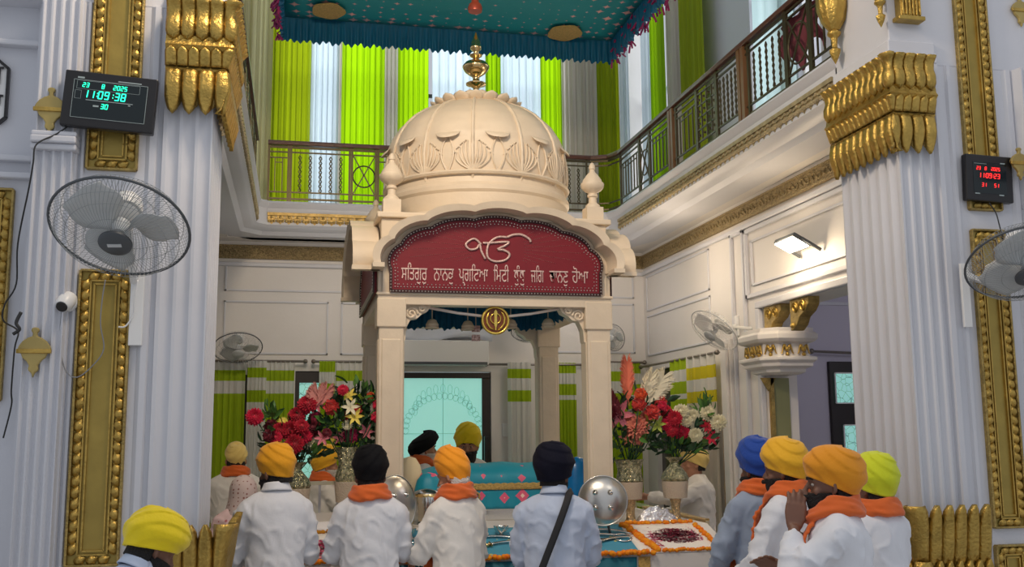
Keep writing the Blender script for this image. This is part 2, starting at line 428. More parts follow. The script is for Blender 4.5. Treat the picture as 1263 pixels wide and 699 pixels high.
# ---- gilded panels on the piers
def gilded_panel(x0, x1, z0, z1, label, base=4.99):
    r = empty('gilded_relief', ((x0+x1)/2, base, z0)); tag(r, label, 'gilded panel', 'gilded panels on the front piers')
    fr = MB()
    w = .012
    for a, b in (((x0,z0),(x1,z0)),((x1,z0),(x1,z1)),((x1,z1),(x0,z1)),((x0,z1),(x0,z0))):
        fr.bar((a[0],base,a[1]),(b[0],base,b[1]),w,.035,upv=(0,1,0))
    inv = Matrix.Translation(-r.location)
    def put(mb, name, m, **k):
        o = mb.build(name, m, parent=r, **k); o.data.transform(inv); return o
    put(fr, 'frame', GOLDD, bevel=.003)
    put(MB().box((x0,base+.004,z0),(x1,base+.012,z1)), 'ground', OCHRE)
    iw = .042
    inn = MB()
    for d, hh in ((iw+.006,.01),(iw+.022,.006)):
        q = [(x0+d,z0+d),(x1-d,z0+d),(x1-d,z1-d),(x0+d,z1-d)]
        for i in range(4): inn.bar((q[i][0],base,q[i][1]),(q[(i+1)%4][0],base,q[(i+1)%4][1]),.007,hh+.01,upv=(0,1,0))
    put(inn, 'inner_moulding', GOLD)
    lf = MB()
    def leaf(c, ang, L_, W_):
        def fn(u, v):
            t = u; ww = W_*sin(pi*min(1, t*.9+.08))**.7*(1+.15*sin(t*14)); s_ = (v-.5)*2
            px = t*L_-L_/2; py = s_*ww/2; h = .016*(1-s_*s_)*sin(pi*t)+.005*abs(sin(t*12))+.002
            return (c[0]+px*cos(ang)-py*sin(ang), base-h, c[1]+px*sin(ang)+py*cos(ang))
        lf.grid(fn, 5, 4)
    n = int((z1-z0-.08)/.05)
    for i in range(n):
        z = z0+.05+(i+.5)*(z1-z0-.09)/n
        leaf((x0+.026, z), 1.15, .062, .042); leaf((x1-.026, z), pi-1.15, .062, .042)
    n = max(2, int((x1-x0-.06)/.045))
    for i in range(n):
        x = x0+.035+(i+.5)*(x1-x0-.07)/n
        for z in (z0+.026, z1-.026): leaf((x, z), .45, .055, .04)
    put(lf, 'leaf_border', GOLD, smooth='full', fixn=False)
    return r
gilded_panel(-1.0,-.777,1.205,2.55, 'tall gilded panel with leaf border on the left pier below the large fan')
gilded_panel(-1.0,-.777,3.04,5.2, 'gilded panel on the left pier running up behind the green-digit clock')
gilded_panel(3.735,3.94,1.247,2.90, 'tall gilded panel with leaf border on the right pier behind the cut-off fan')
gilded_panel(3.735,3.94,3.02,5.2, 'gilded panel on the right pier running up behind the red-digit clock')
gilded_panel(3.735,3.94,.35,1.150, 'low gilded panel at the foot of the right pier, only its top edge in view')
gilded_panel(-1.62,-1.345,1.95,2.95, 'gilded panel at the far left edge of the photo, left of the fluted column', base=5.11)
# ---- gilded leaf capitals -------------------------------------------------
def path_pt(path, s):
    'point and outward normal at arclength s along an xy path (outward = right of travel)'
    for a, b in zip(path, path[1:]):
        L_ = (b-a).length
        if s <= L_+1e-6:
            u = (b-a)/L_; return a+u*s, Vector((u.y, -u.x))
        s -= L_
    u = (path[-1]-path[-2]).normalized(); return path[-1], Vector((u.y, -u.x))
def leaf_row(mb, path, n, prof, tip='down', bulge=.02, crease=.25, wid=1.04, tipn=.35, skew=0):
    'row of n leaves standing on a path; prof = [(out, z)] from one end to the other'
    tot = sum((b-a).length for a, b in zip(path, path[1:])); w = tot/n; m = len(prof)-1
    for i in range(n):
        c = (i+.5)*w
        def fn(u, v):
            t = u*m; k = min(int(t), m-1); f = t-k
            o = lerp(prof[k][0], prof[k+1][0], f); z = lerp(prof[k][1], prof[k+1][1], f)
            tt = 1-u if tip == 'root' else u
            ww = w*wid*(1 if tt < 1-tipn else max(.04, sqrt(max(0, 1-((tt-1+tipn)/tipn)**2))))
            s_ = (v-.5)*2
            q, nn = path_pt(path, max(0, min(tot, c+s_*ww/2)))
            if 0 < c+s_*ww/2 < tot:
                # soften the corner
                q1, n1 = path_pt(path, max(0, c-w*.5)); q2, n2 = path_pt(path, min(tot, c+w*.5)); nn = lerp(n1, n2, (s_+1)/2)
                if n1 != n2: nn = nn/max(.5, nn.length)**2
            bb = bulge*(1-s_*s_)**.6 - bulge*crease*max(0, 1-abs(s_)*5)
            p = q+nn*(o+bb)
            return (p.x, p.y, z)
        mb.grid(fn, m*2 if m < 6 else m, 6)
def capital(sgn, x_in, x_out, label):
    'x_in = inner corner, x_out = end of the strip on the front face'
    # path runs so that outward normal faces the nave/camera
    path = [Vector((x_in, YP+PD)), Vector((x_in, 4.975)), Vector((x_out, 4.975))]
    # right-of-travel must be outward
    a, b = path[0], path[1]; u = (b-a).normalized(); n = Vector((u.y, -u.x))
    c = Vector(((x_in+x_out)/2, YP+PD/2))
    if (c-(a+b)/2).dot(n) > 0: path = path[::-1]
    r = empty('gilded_capital', ((x_in+x_out)/2, 5.1, 3.3)); tag(r, label, 'capital')
    inv = Matrix.Translation(-r.location)
    def put(mb, name, m, **k):
        o = mb.build(name, m, parent=r, **k); o.data.transform(inv); return o
    OO = .075
    sg = 1 if sgn > 0 else -1
    lp = [Vector((x_in-OO*sg, YP+PD)), Vector((x_in-OO*sg, 4.975-OO)), Vector((x_out, 4.975-OO))]
    a, b = lp[0], lp[1]; u = (b-a).normalized(); n = Vector((u.y, -u.x))
    if (c-(a+b)/2).dot(n) > 0: lp = lp[::-1]
    def lw(pr): return [(o-OO, z) for o, z in pr]
    core = MB()
    def ring(prof):
        E = path; N_ = []
        for i, p in enumerate(E):
            def q(a, b): d = (b-a).normalized(); return Vector((d.y, -d.x))
            if i == 0: n = q(E[0], E[1])
            elif i == len(E)-1: n = q(E[-2], E[-1])
            else:
                n1 = q(E[i-1], p); n2 = q(p, E[i+1]); n = (n1+n2); n = n/ n.dot(n1)
            N_.append(n)
        vs = [(p.x+n.x*o, p.y+n.y*o, z) for p, n in zip(E, N_) for o, z in prof]; k = len(prof)
        fs = [(a*k+j, a*k+(j+1)%k, (a+1)*k+(j+1)%k, (a+1)*k+j) for a in range(len(E)-1) for j in range(k)]
        core.add(vs, fs)
    ring([(-.01,3.40),(.02,3.42),(.035,3.50),(.05,3.52),(.062,3.54),(.05,3.565),(.06,3.60),(.085,3.63),(.10,3.645),(.085,3.665),(.08,3.70),(.06,3.80),(.08,3.865),(-.01,3.87)])
    put(core, 'moulding', GOLD, smooth=35)
    top = MB(); leaf_row(top, lp, 15, lw([(.07,3.68),(.085,3.72),(.085,3.76),(.07,3.80),(.075,3.84),(.105,3.875)]), tip='root', bulge=.02, tipn=.2)
    put(top, 'upper_leaf_row', GOLD, smooth='full', fixn=False, solid=.004)
    mid = MB(); leaf_row(mid, lp, 19, lw([(.055,3.55),(.065,3.58),(.075,3.61),(.085,3.635)]), tip='down', bulge=.014, tipn=.3)
    put(mid, 'bead_leaf_row', GOLD, smooth='full', fixn=False, solid=.004)
    low = MB(); leaf_row(low, lp, 13, lw([(.055,3.53),(.062,3.49),(.066,3.44),(.056,3.40),(.045,3.36),(.04,3.315)]), tip='down', bulge=.022, tipn=.55)
    put(low, 'hanging_leaf_row', GOLD, smooth='full', fixn=False, solid=.004)
    low2 = MB(); leaf_row(low2, lp, 12, lw([(.048,3.52),(.052,3.46),(.05,3.42),(.04,3.38),(.03,3.34)]), tip='down', bulge=.012, tipn=.5)
    put(low2, 'under_leaf_row', GOLDD, smooth='full', fixn=False, solid=.004)
capital(-1, XL, -.655, 'gilded leaf capital crowning the left fluted pier beside the green clock')
capital(1, XR, 3.505, 'gilded leaf capital crowning the right fluted pier beside the red clock')
# ---- gilded lotus petals at the foot of the piers --------------------------
def lotus_base(sgn, x_in, x_out, label):
    if sgn > 0: path = [Vector((x_out, 4.975)), Vector((x_in, 4.975)), Vector((x_in, YP+PD))]
    else: path = [Vector((x_in, YP+PD)), Vector((x_in, 4.975)), Vector((x_out, 4.975))]
    a, b = path[0], path[1]; u = (b-a).normalized(); n = Vector((u.y, -u.x))
    c = Vector(((x_in+x_out)/2, YP+PD/2))
    if (c-(a+b)/2).dot(n) > 0: path = path[::-1]
    sg = 1 if sgn > 0 else -1
    lp = [Vector((x_in-.08*sg, YP+PD)), Vector((x_in-.08*sg, 4.895)), Vector((x_out, 4.895))]
    if (lp[1]-lp[0]).normalized().dot((path[1]-path[0]).normalized()) < .9: lp = lp[::-1]
    r = empty('lotus_petal_base', ((x_in+x_out)/2, 5.1, .7)); tag(r, label, 'pier base', 'gilded lotus bases of the piers')
    inv = Matrix.Translation(-r.location)
    for nm, n_, pr, bu in (('tall_petal_row', 15, [(.05,1.02),(.085,1.10),(.10,1.18),(.11,1.26),(.12,1.32),(.135,1.385)], .03),
                      ('middle_petal_row', 19, [(.05,.90),(.09,.96),(.11,1.02),(.115,1.10)], .025), ('lower_petal_row', 19, [(.10,.70),(.12,.78),(.13,.86),(.135,.96)], .03)):
        mb = MB(); leaf_row(mb, lp, n_, [(o-.08, z) for o, z in pr], tip='up', bulge=bu, tipn=.45)
        o = mb.build(nm, GOLD, parent=r, smooth='full', fixn=False, solid=.006); o.data.transform(inv)
lotus_base(-1, XL, -.615, 'gilded lotus-petal base of the left pier beside the lowest yellow turban')
lotus_base(1, XR, 3.62, 'gilded lotus-petal base of the right pier, lower right of the photo')
# ---- hanging gilded pendants on the right pier head -------------------------
def pendant(y, z0, s, label, x=XR):
    x -= .06; r = empty('gilded_pendant', (x, y, z0)); tag(r, label, 'pendant')
    pr = [(.002,0),(.035,.07),(.05,.12),(.052,.14),(.03,.15),(.024,.17),(.026,.22),(.03,.25),(.04,.27),(.062,.29),(.062,.31),(.045,.33)]
    MB().lathe([(a*s, b*s) for a, b in pr], n=20, mod=lambda a, q, z: q*(1+.08*cos(8*a))).build('drop', GOLD, parent=r, smooth=50)
    b = MB().lathe([(.045*s,.33*s),(.10*s,.42*s),(.135*s,.54*s),(.14*s,.66*s),(.11*s,.76*s),(.10*s,.80*s)], n=40, mod=lambda a, q, z: q*(1+.10*abs(cos(5*a))))
    b.build('leaf_bulb', GOLD, parent=r, smooth=50)
tp1 = P(1029,79,X=XR-.07); tp2 = P(1089,34,X=XR-.05)
pendant(tp1.y, tp1.z, .66, 'large gilded bulb pendant hanging at the end of the right gallery railing')
pendant(tp2.y, tp2.z, .50, 'smaller gilded pendant tip high on the right pier above the capital')
o = MB().box((3.35,4.94,4.13),(3.48,5.0,4.5)).box((3.33,4.93,4.11),(3.50,5.0,4.135)); 
for i in range(6): o.bar((3.36+i*.022,4.935,4.14),(3.36+i*.022,4.935,4.5),.010)
tag(o.build('gilded_block', GOLD, bevel=.004), 'fluted gilded block on the right pier above the capital, at the top edge', 'ornament')
# ---- small gilded cross-vase ornaments -------------------------------------
def vase_ornament(px, py, y, s, label, m=None):
    c = P(px, py, Y=y)
    half = [(.0,.115),(.018,.112),(.022,.10),(.012,.088),(.012,.075),(.035,.068),(.062,.052),(.078,.034),(.086,.02),(.08,.008),(.074,0),(.066,-.008),(.060,-.022),(.036,-.040),(.022,-.06),(.028,-.072),(.022,-.085),(.010,-.09),(.0,-.115)]
    pts = [Vector((c.x+a*s*.82, y, c.z+b*s)) for a, b in half]+[Vector((c.x-a*s*.82, y, c.z+b*s)) for a, b in half[-2:0:-1]]
    r = empty('gilded_ornament', (c.x, y, c.z)); tag(r, label, 'ornament'); inv = Matrix.Translation(-r.location)
    o = MB().prism(pts, (0,-.02,0), (0,0,0)).build('plate', m or mat('flat_gold_paint', (.50,.38,.13), .42, .4, var=.3), parent=r, bevel=.006); o.data.transform(inv)
    o = MB().bar((c.x-.074*s,y-.02,c.z+.006*s),(c.x+.074*s,y-.02,c.z+.006*s),.016*s,.02).build('cross_band', GOLD, parent=r, bevel=.003); o.data.transform(inv)
vase_ornament(63, 138, 4.93, 1.0, 'small gold urn-shaped ornament on the fluted column left of the green clock')
vase_ornament(43, 435, 4.93, 1.0, 'small gold urn-shaped ornament low on the left column below the security camera')
vase_ornament(1256, 203, 4.93, .85, 'small gold urn-shaped ornament at the right edge beside the red clock')
vase_ornament(1257, 15, 4.995, .85, 'gold ornament cut off by the top right edge of the photo')
# ring cap across the left fluted column
c = P(67, 178, Y=4.93)
mb = MB()
for z0, z1, o_ in ((0,.035,.05),(.035,.06,.035),(-.03,0,.03)): mb.box((-1.235,4.93-o_*.8,c.z+z0),(-1.035,5.0,c.z+z1))
st(mb.build('trim_40', WHITE, bevel=.008))
c1 = P(1258, 235, Y=4.93)
st(MB().box((4.08,4.88,c1.z-.1),(4.5,5.0,c1.z-.06)).build('trim_41', WHITE, bevel=.008))
# far-left wall mouldings
for i, z in enumerate((3.0, 3.085, 3.66)): st(MB().box((-2.5,5.07,z),(-1.262,5.125,z+.03)).build('trim_%d' % (42+i), WHITE, bevel=.008))
# framed sign at the far left edge
def signboard():
    z0, z1 = P(5,152,Y=5.1).z, P(5,72,Y=5.1).z; xr = P(9,110,Y=5.1).x
    pts = [(xr-.30,z0),(xr-.03,z0),(xr,z0+.03),(xr,z1-.05),(xr-.06,z1),(xr-.30,z1)]
    r = empty('framed_sign', (xr-.1,5.12,z0)); tag(r, 'white framed sign with black border, cut off by the left edge of the photo', 'sign')
    inv = Matrix.Translation(-r.location)
    o = MB().prism([Vector((x,5.12,z)) for x, z in pts], (0,-.012,0), (0,.03,0)).build('board', WPLAST, parent=r); o.data.transform(inv)
    f = MB()
    for i in range(6):
        a, b = pts[i], pts[(i+1)%6]; f.bar((a[0],5.105,a[1]),(b[0],5.105,b[1]),.013,.02,upv=(0,1,0))
    o = f.build('frame', BLACK, parent=r); o.data.transform(inv)
    o = txt('ਗੁ\nਸਾ', .14, .002, 'lettering', BLACK, inv @ Matrix.Translation((xr-.075,5.10,z1-.13)) @ Matrix.Rotation(pi/2,4,'X'), parent=r)
signboard()
# ---- LED clocks -------------------------------------------------------------
SEGS = {'0':'abcdef','1':'bc','2':'abged','3':'abgcd','4':'fgbc','5':'afgcd','6':'afgedc','7':'abc','8':'abcdefg','9':'abcdfg','-':'g'}
def seg_digits(mb, s, x, z, h, y, gap=.32, slant=.1):
    w = h*.5; t = h*.13
    for ch in s:
        if ch == ':':
            for q in (.3,.7): mb.box((x+w*.15+q*h*slant,y-.002,z+h*q-t*.6),(x+w*.15+q*h*slant+t,y,z+h*q+t*.6))
            x += w*.6; continue
        if ch == ' ': x += w*.8; continue
        C_ = {'a':((0,h),(w,h)),'b':((w,h),(w,h/2)),'c':((w,h/2),(w,0)),'d':((0,0),(w,0)),'e':((0,0),(0,h/2)),'f':((0,h/2),(0,h)),'g':((0,h/2),(w,h/2))}
        for q in SEGS[ch]:
            (a, b), (c, d) = C_[q]
            mb.bar((x+a+b*slant,y,z+b),(x+c+d*slant,y,z+d),t,.003,upv=(0,1,0))
        x += w+h*gap
    return x
def led(col, n, s_): return mat(n, col, .5, emit=col, estr=s_)
def clock(pc, w, h, tilt, rows, ledm, label, base, inset=.018, frames=True, fp=None):
    c = P(*pc, Y=base)
    r = empty('led_wall_clock', (c.x, base, c.z)); r.rotation_euler = (0, tilt, 0); tag(r, label, 'wall clock')
    MB().box((-w/2,-.045,-h/2),(w/2,0,h/2)).build('case', BLACK, parent=r, bevel=.006)
    g = MB(); q = [(-w/2+inset*2.4,-h/2+inset*2.4),(w/2-inset*2.4,-h/2+inset*2.4),(w/2-inset*2.4,h/2-inset*2.4),(-w/2+inset*2.4,h/2-inset*2.4)]
    MB().box((q[0][0],-.0465,q[0][1]),(q[2][0],-.0445,q[2][1])).build('screen', mat('dark_screen', (.004,.010,.012), .12), parent=r)
    if frames:
        for i in range(4): g.bar((q[i][0],-.047,q[i][1]),(q[(i+1)%4][0],-.047,q[(i+1)%4][1]),.0018,.0015,upv=(0,1,0))
        for (x0,x1,z0,z1) in fp or []:
            qq = [(x0,z0),(x1,z0),(x1,z1),(x0,z1)]
            for i in range(4): g.bar((qq[i][0],-.047,qq[i][1]),(qq[(i+1)%4][0],-.047,qq[(i+1)%4][1]),.001,.001,upv=(0,1,0))
        g.build('screen_outline', mat('pale_print', (.35,.42,.42), .5), parent=r)
    for s, x, z, hh in rows:
        for ch in s:
            d = MB(); x = seg_digits(d, ch, x, z, hh, -.048); d.build('colon' if ch == ':' else 'digit', ledm, parent=r)
    return r
GL = led((.02,1,.55), 'green_led', 1.6); RL = led((1,.03,.03), 'red_led', 1.3)
ck = clock((137,129), .415, .27, R(3.4), [('23',-.125,.058,.020),('8',-.040,.058,.020),('2025',.012,.058,.020),('11',-.118,.008,.034),(':',-.062,.008,.034),('09',-.052,.008,.034),(':',.008,.008,.034),('38',.022,.008,.034),('30',-.035,-.040,.022)], GL,
    'black LED wall clock with green digits on the left pier above the large fan', 4.926, fp=[(-.15,.13,.048,.088),(-.155,-.128,.0,.04)])
pp = MB().box((-.15,-.048,.098),(-.12,-.0465,.106)).box((.03,-.048,.098),(.135,-.0465,.103)).box((-.105,-.048,-.005),(.105,-.0465,-.002)).box((-.07,-.048,-.034),(-.045,-.0465,-.026)).box((.085,-.048,-.014),(.095,-.0465,-.009))
pp.build('small_print', mat('pale_print', (.35,.42,.42), .5), parent=ck)
ck2 = clock((1214.5,222), .30, .27, R(2.0), [('23',-.085,.045,.018),('8',-.032,.045,.018),('2025',.010,.045,.018),('11',-.075,.0,.026),(':',-.034,.0,.026),('09',-.026,.0,.026),(':',.016,.0,.026),('23',.026,.0,.026),('31',-.055,-.052,.020),('51',.025,-.052,.020)], RL,
    'black LED wall clock with red digits on the right pier', 4.985, frames=False)
MB().box((.07,-.048,.088),(.10,-.0465,.094)).box((-.10,-.048,-.098),(-.07,-.0465,-.092)).box((.055,-.048,-.100),(.085,-.0465,-.093)).box((-.10,-.048,.080),(-.02,-.0465,.082)).build('small_print', mat('pale_print', (.35,.42,.42), .5), parent=ck2)
# ---- wall fans -----------------------------------------------------------------
def axis_from(px, py, ang, dx, dy):
    'a direction leaning ang away from the sight line towards image direction (dx right, dy down)'
    v = -(P(px, py, Y=5)-Vector((0,0,CZ))).normalized(); d = (rt*dx-up*dy); d = (d-v*d.dot(v)).normalized()
    return v*cos(ang)+d*sin(ang)
def wall_fan(center, axis, Rr, mount, label, cage_m, hub_m, blade_m, nw=60, wire=.0011, roll=0, group=None):
    'axis = direction the fan blows; mount = point on the wall'
    C_ = Vector(center); ax = Vector(axis).normalized()
    r = empty('wall_fan', C_); r.rotation_mode = 'QUATERNION'; r.rotation_quaternion = ax.to_track_quat('Z','Y')
    tag(r, label, 'wall fan', group)
    Mi = (Matrix.Translation(C_) @ ax.to_track_quat('Z','Y').to_matrix().to_4x4()).inverted()
    # cage rims
    rim = MB().tube([(cos(2*pi*i/48)*Rr, sin(2*pi*i/48)*Rr, 0) for i in range(48)], Rr*.022, 8, closed=True)
    rim.build('rim', DGREY if cage_m is not WPLAST else LGREY, parent=r, smooth='full')
    for nm, sg, dp in (('front_grille', 1, .30), ('rear_grille', -1, .34)):
        g = MB()
        for i in range(nw):
            a = 2*pi*i/nw; pts = []
            for t in range(7):
                q = .17+.83*t/6; zz = sg*dp*Rr*sqrt(max(0,1-q**3.2))
                sw = (1-q)*.35
                pts.append((cos(a+sw)*Rr*q, sin(a+sw)*Rr*q, zz))
            g.tube(pts, wire, 4, cap=False)
        for q in (.45,.72,.88):
            zz = sg*dp*Rr*sqrt(max(0,1-q**3.2)); g.tube([(cos(2*pi*i/36)*Rr*q, sin(2*pi*i/36)*Rr*q, zz) for i in range(36)], wire*1.1, 4, closed=True)
        g.build(nm, cage_m, parent=r, smooth='full')
    zf = dp*Rr*.97
    MB().lathe([(.001,zf+.012),(Rr*.20,zf+.010),(Rr*.24,zf+.002),(Rr*.24,zf-.008),(.001,zf-.01)][::-1], n=28).build('badge', hub_m, parent=r, smooth=40)
    MB().box((-Rr*.10,-Rr*.03,zf+.011),(Rr*.10,Rr*.03,zf+.0135)).build('badge_print', LGREY, parent=r)
    MB().lathe([(.001,-Rr*.10),(Rr*.13,-Rr*.10),(Rr*.14,Rr*.05),(Rr*.10,Rr*.12),(.001,Rr*.13)], n=20).build('spinner', blade_m, parent=r, smooth=40)
    for k in range(3):
        b = MB(); a0 = 2*pi*k/3+roll
        def fn(u, v):
            q = Rr*(.12+.72*u); sp = .45+.45*sin(pi*min(1,u*1.1)); a = a0+(v-.5)*2*sp*(.9); return (cos(a)*q, sin(a)*q, (v-.5)*Rr*.26*(1-.3*u)+.0)
        b.grid(fn, 8, 6).build('blade', blade_m, parent=r, smooth='full', solid=.003)
    mt = MB().lathe([(.001,-Rr*.62),(Rr*.20,-Rr*.60),(Rr*.24,-Rr*.48),(Rr*.24,-Rr*.36),(Rr*.15,-Rr*.30)], n=24)
    mt.build('motor_housing', WPLAST, parent=r, smooth=40)
    # arm from motor to the wall
    Mw = Vector(mount); back = C_-ax*Rr*.5
    arm = MB().tube([back, back.lerp(Mw, .3)+Vector((0,0,-.03)), Mw], [Rr*.07,Rr*.06,Rr*.07], 8)
    o = arm.build('arm', WPLAST, parent=r, smooth=40); o.data.transform(Mi)
    return r, Mi
def wall_plate(r, Mi, mb, m=None):
    o = mb.build('wall_bracket', m or WPLAST, parent=r, bevel=.003); o.data.transform(Mi)
c = P(148,281,Y=4.55)
def dirfrom(c, side, upz, fwd=-1): return Vector((side, fwd, upz))
f1, M1 = wall_fan(c, axis_from(148,281,R(47),-.30,.95), .292, (P(166,345,Y=4.98).x,4.985,P(166,350,Y=4.98).z), 'large round wall fan with dark hub on the left pier below the green clock', mat('fan_wire', (.30,.32,.33), .5), DGREY, mat('pale_fan_blade', (.56,.58,.58), .4), nw=84, wire=.0012)
m_ = P(168,400,Y=4.98)
wall_plate(f1, M1, MB().box((m_.x-.03,4.96,m_.z-.10),(m_.x+.03,4.985,m_.z+.24)))
c = P(1264,324,Y=4.55)
f2, M2 = wall_fan(c, axis_from(1262,325,R(53),.32,.95), .292, (P(1185,345,Y=4.98).x+.18,4.985,P(1185,330,Y=4.98).z), 'large round wall fan on the right pier, cut off by the photo edge', mat('fan_wire', (.30,.32,.33), .5), DGREY, mat('pale_fan_blade', (.56,.58,.58), .4), nw=84, wire=.0012)
m_ = P(1190,360,Y=4.98)
wall_plate(f2, M2, MB().box((m_.x-.025,4.965,m_.z-.20),(m_.x+.025,4.985,m_.z+.16)).bar((m_.x,4.97,m_.z+.1),(m_.x+.2,4.95,m_.z+.02),.03).bar((m_.x+.18,4.95,m_.z+.06),P(1235,330,Y=4.75),.04))
WG_ = mat('pale_wire', (.5,.5,.49), .5)
c = P(293,429,Y=YW-.42)
f3, M3 = wall_fan(c, axis_from(293,427,R(52),.05,1), .24, (c.x,YW-.02,c.z+.12), 'round wall fan above the left green curtains on the back wall', WG_, LGREY, mat('pale_fan_blade', (.56,.58,.58), .4), nw=40, wire=.0015)
wall_plate(f3, M3, MB().box((c.x-.04,YW-.03,c.z+.05),(c.x+.04,YW,c.z+.2)))
c = P(757,416,Y=YW-.36)
f4, M4 = wall_fan(c, axis_from(757,416,R(38),-1,.25), .145, (c.x+.05,YW-.02,c.z), 'round wall fan on the back wall right of the marble pavilion', WG_, LGREY, mat('pale_fan_blade', (.56,.58,.58), .4), nw=36, wire=.0014)
wall_plate(f4, M4, MB().box((c.x,YW-.03,c.z-.08),(c.x+.08,YW,c.z+.08)))
c = P(881,407,X=XW-.40)
f5, M5 = wall_fan(c, axis_from(881,407,R(62),-.62,.78), .225, (XW-.01,c.y+.12,c.z+.03), 'white wall fan on a bracket on the right aisle wall above the striped curtain', WPLAST, LGREY, WPLAST, nw=44, wire=.0014)
m_ = P(909,402,X=XW)
wall_plate(f5, M5, MB().box((XW-.02,m_.y-.05,m_.z-.09),(XW,m_.y+.05,m_.z+.09)).bar(Vector((XW-.01,m_.y,m_.z)),P(893,408,X=XW-.22),.035))
# grey fan seen behind the pavilion's canopy
c = P(655,408,Y=YW-.5)
f6, M6 = wall_fan(c, axis_from(657,412,R(60),.1,1), .21, (c.x,YW-.02,c.z+.15), 'grey wall fan hanging behind the pavilion canopy on the back wall', WG_, LGREY, mat('grey_fan_blade', (.30,.28,.29), .5), nw=40, wire=.0016)
# ---- security camera -------------------------------------------------------------
c = P(80,370,Y=4.92)
r = empty('security_camera', (c.x, 5.0, c.z+.0)); tag(r, 'small white dome security camera with black lens beside the left gilded panel', 'security camera')
MB().lathe([(.001,0),(.045,0),(.047,.02),(.04,.03),(.001,.03)], n=24).build('base', WPLAST, parent=r, smooth=40).rotation_euler.x = pi/2
b = MB().lathe([(.001,-.05),(.028,-.05),(.036,-.035),(.040,0),(.036,.03),(.02,.04),(.001,.042)], n=24).build('body', WPLAST, parent=r, smooth=50)
b.location = (0,-.045,.0); b.rotation_euler = (radians_ if False else R(-50), R(20), 0)
l = MB().lathe([(.001,0),(.023,0),(.026,.006),(.022,.01),(.001,.01)], n=24).build('lens', BLACK, parent=b, smooth=40); l.location = (0,0,-.058)
# ---- cables -----------------------------------------------------------------------
def cable(pts, rad, label, m=CABLE):
    'smooth cable through points'
    P_ = [Vector(p) for p in pts]; out = []
    for i in range(len(P_)-1):
        p0 = P_[max(i-1,0)]; p1 = P_[i]; p2 = P_[i+1]; p3 = P_[min(i+2,len(P_)-1)]
        for t in range(6):
            t /= 6; out.append(.5*((2*p1)+(-p0+p2)*t+(2*p0-5*p1+4*p2-p3)*t*t+(-p0+3*p1-3*p2+p3)*t**3))
    out.append(P_[-1])
    return tag(MB().tube(out, rad, 6).build('cable', m, smooth='full'), label, 'cable')
Yc = 4.89
cable([P(x,y,Y=yy) for x,y,yy in ((92,150,4.93),(70,165,4.90),(45,178,4.86),(41,200,4.86),(36,230,4.90),(22,300,5.05),(20,350,5.05),(6,375,5.05),(4,395,5.05),(22,408,4.88),(18,430,4.88),(14,480,5.0),(14,500,5.04),(4,540,5.06))], .004, 'thin black cable running from the green clock down the left column')
cable([P(x,y,Y=yy) for x,y,yy in ((26,385,4.88),(20,398,4.87),(24,406,4.87),(16,412,4.87))], .008, 'short black cable splice hanging on the left column')
cable([P(x,y,Y=yy) for x,y,yy in ((76,385,4.94),(74,420,4.95),(80,455,4.95),(95,465,4.95),(115,450,4.95),(128,430,4.95),(124,400,4.95),(126,370,4.95),(130,345,4.95))], .003, 'thin grey cable looping across the left gilded panel', mat('grey_cable', (.25,.25,.26), .5))
cable([P(x,y,Y=yy) for x,y,yy in ((170,345,4.94),(166,370,4.94),(164,388,4.95),(155,402,4.95),(146,403,4.95))], .004, 'white cable hanging under the large left fan', WPLAST)
cable([P(x,y,Y=yy) for x,y,yy in ((1220,250,4.94),(1228,262,4.94),(1232,275,4.93),(1238,300,4.93))], .0035, 'thin cable from the red clock down to the fan')
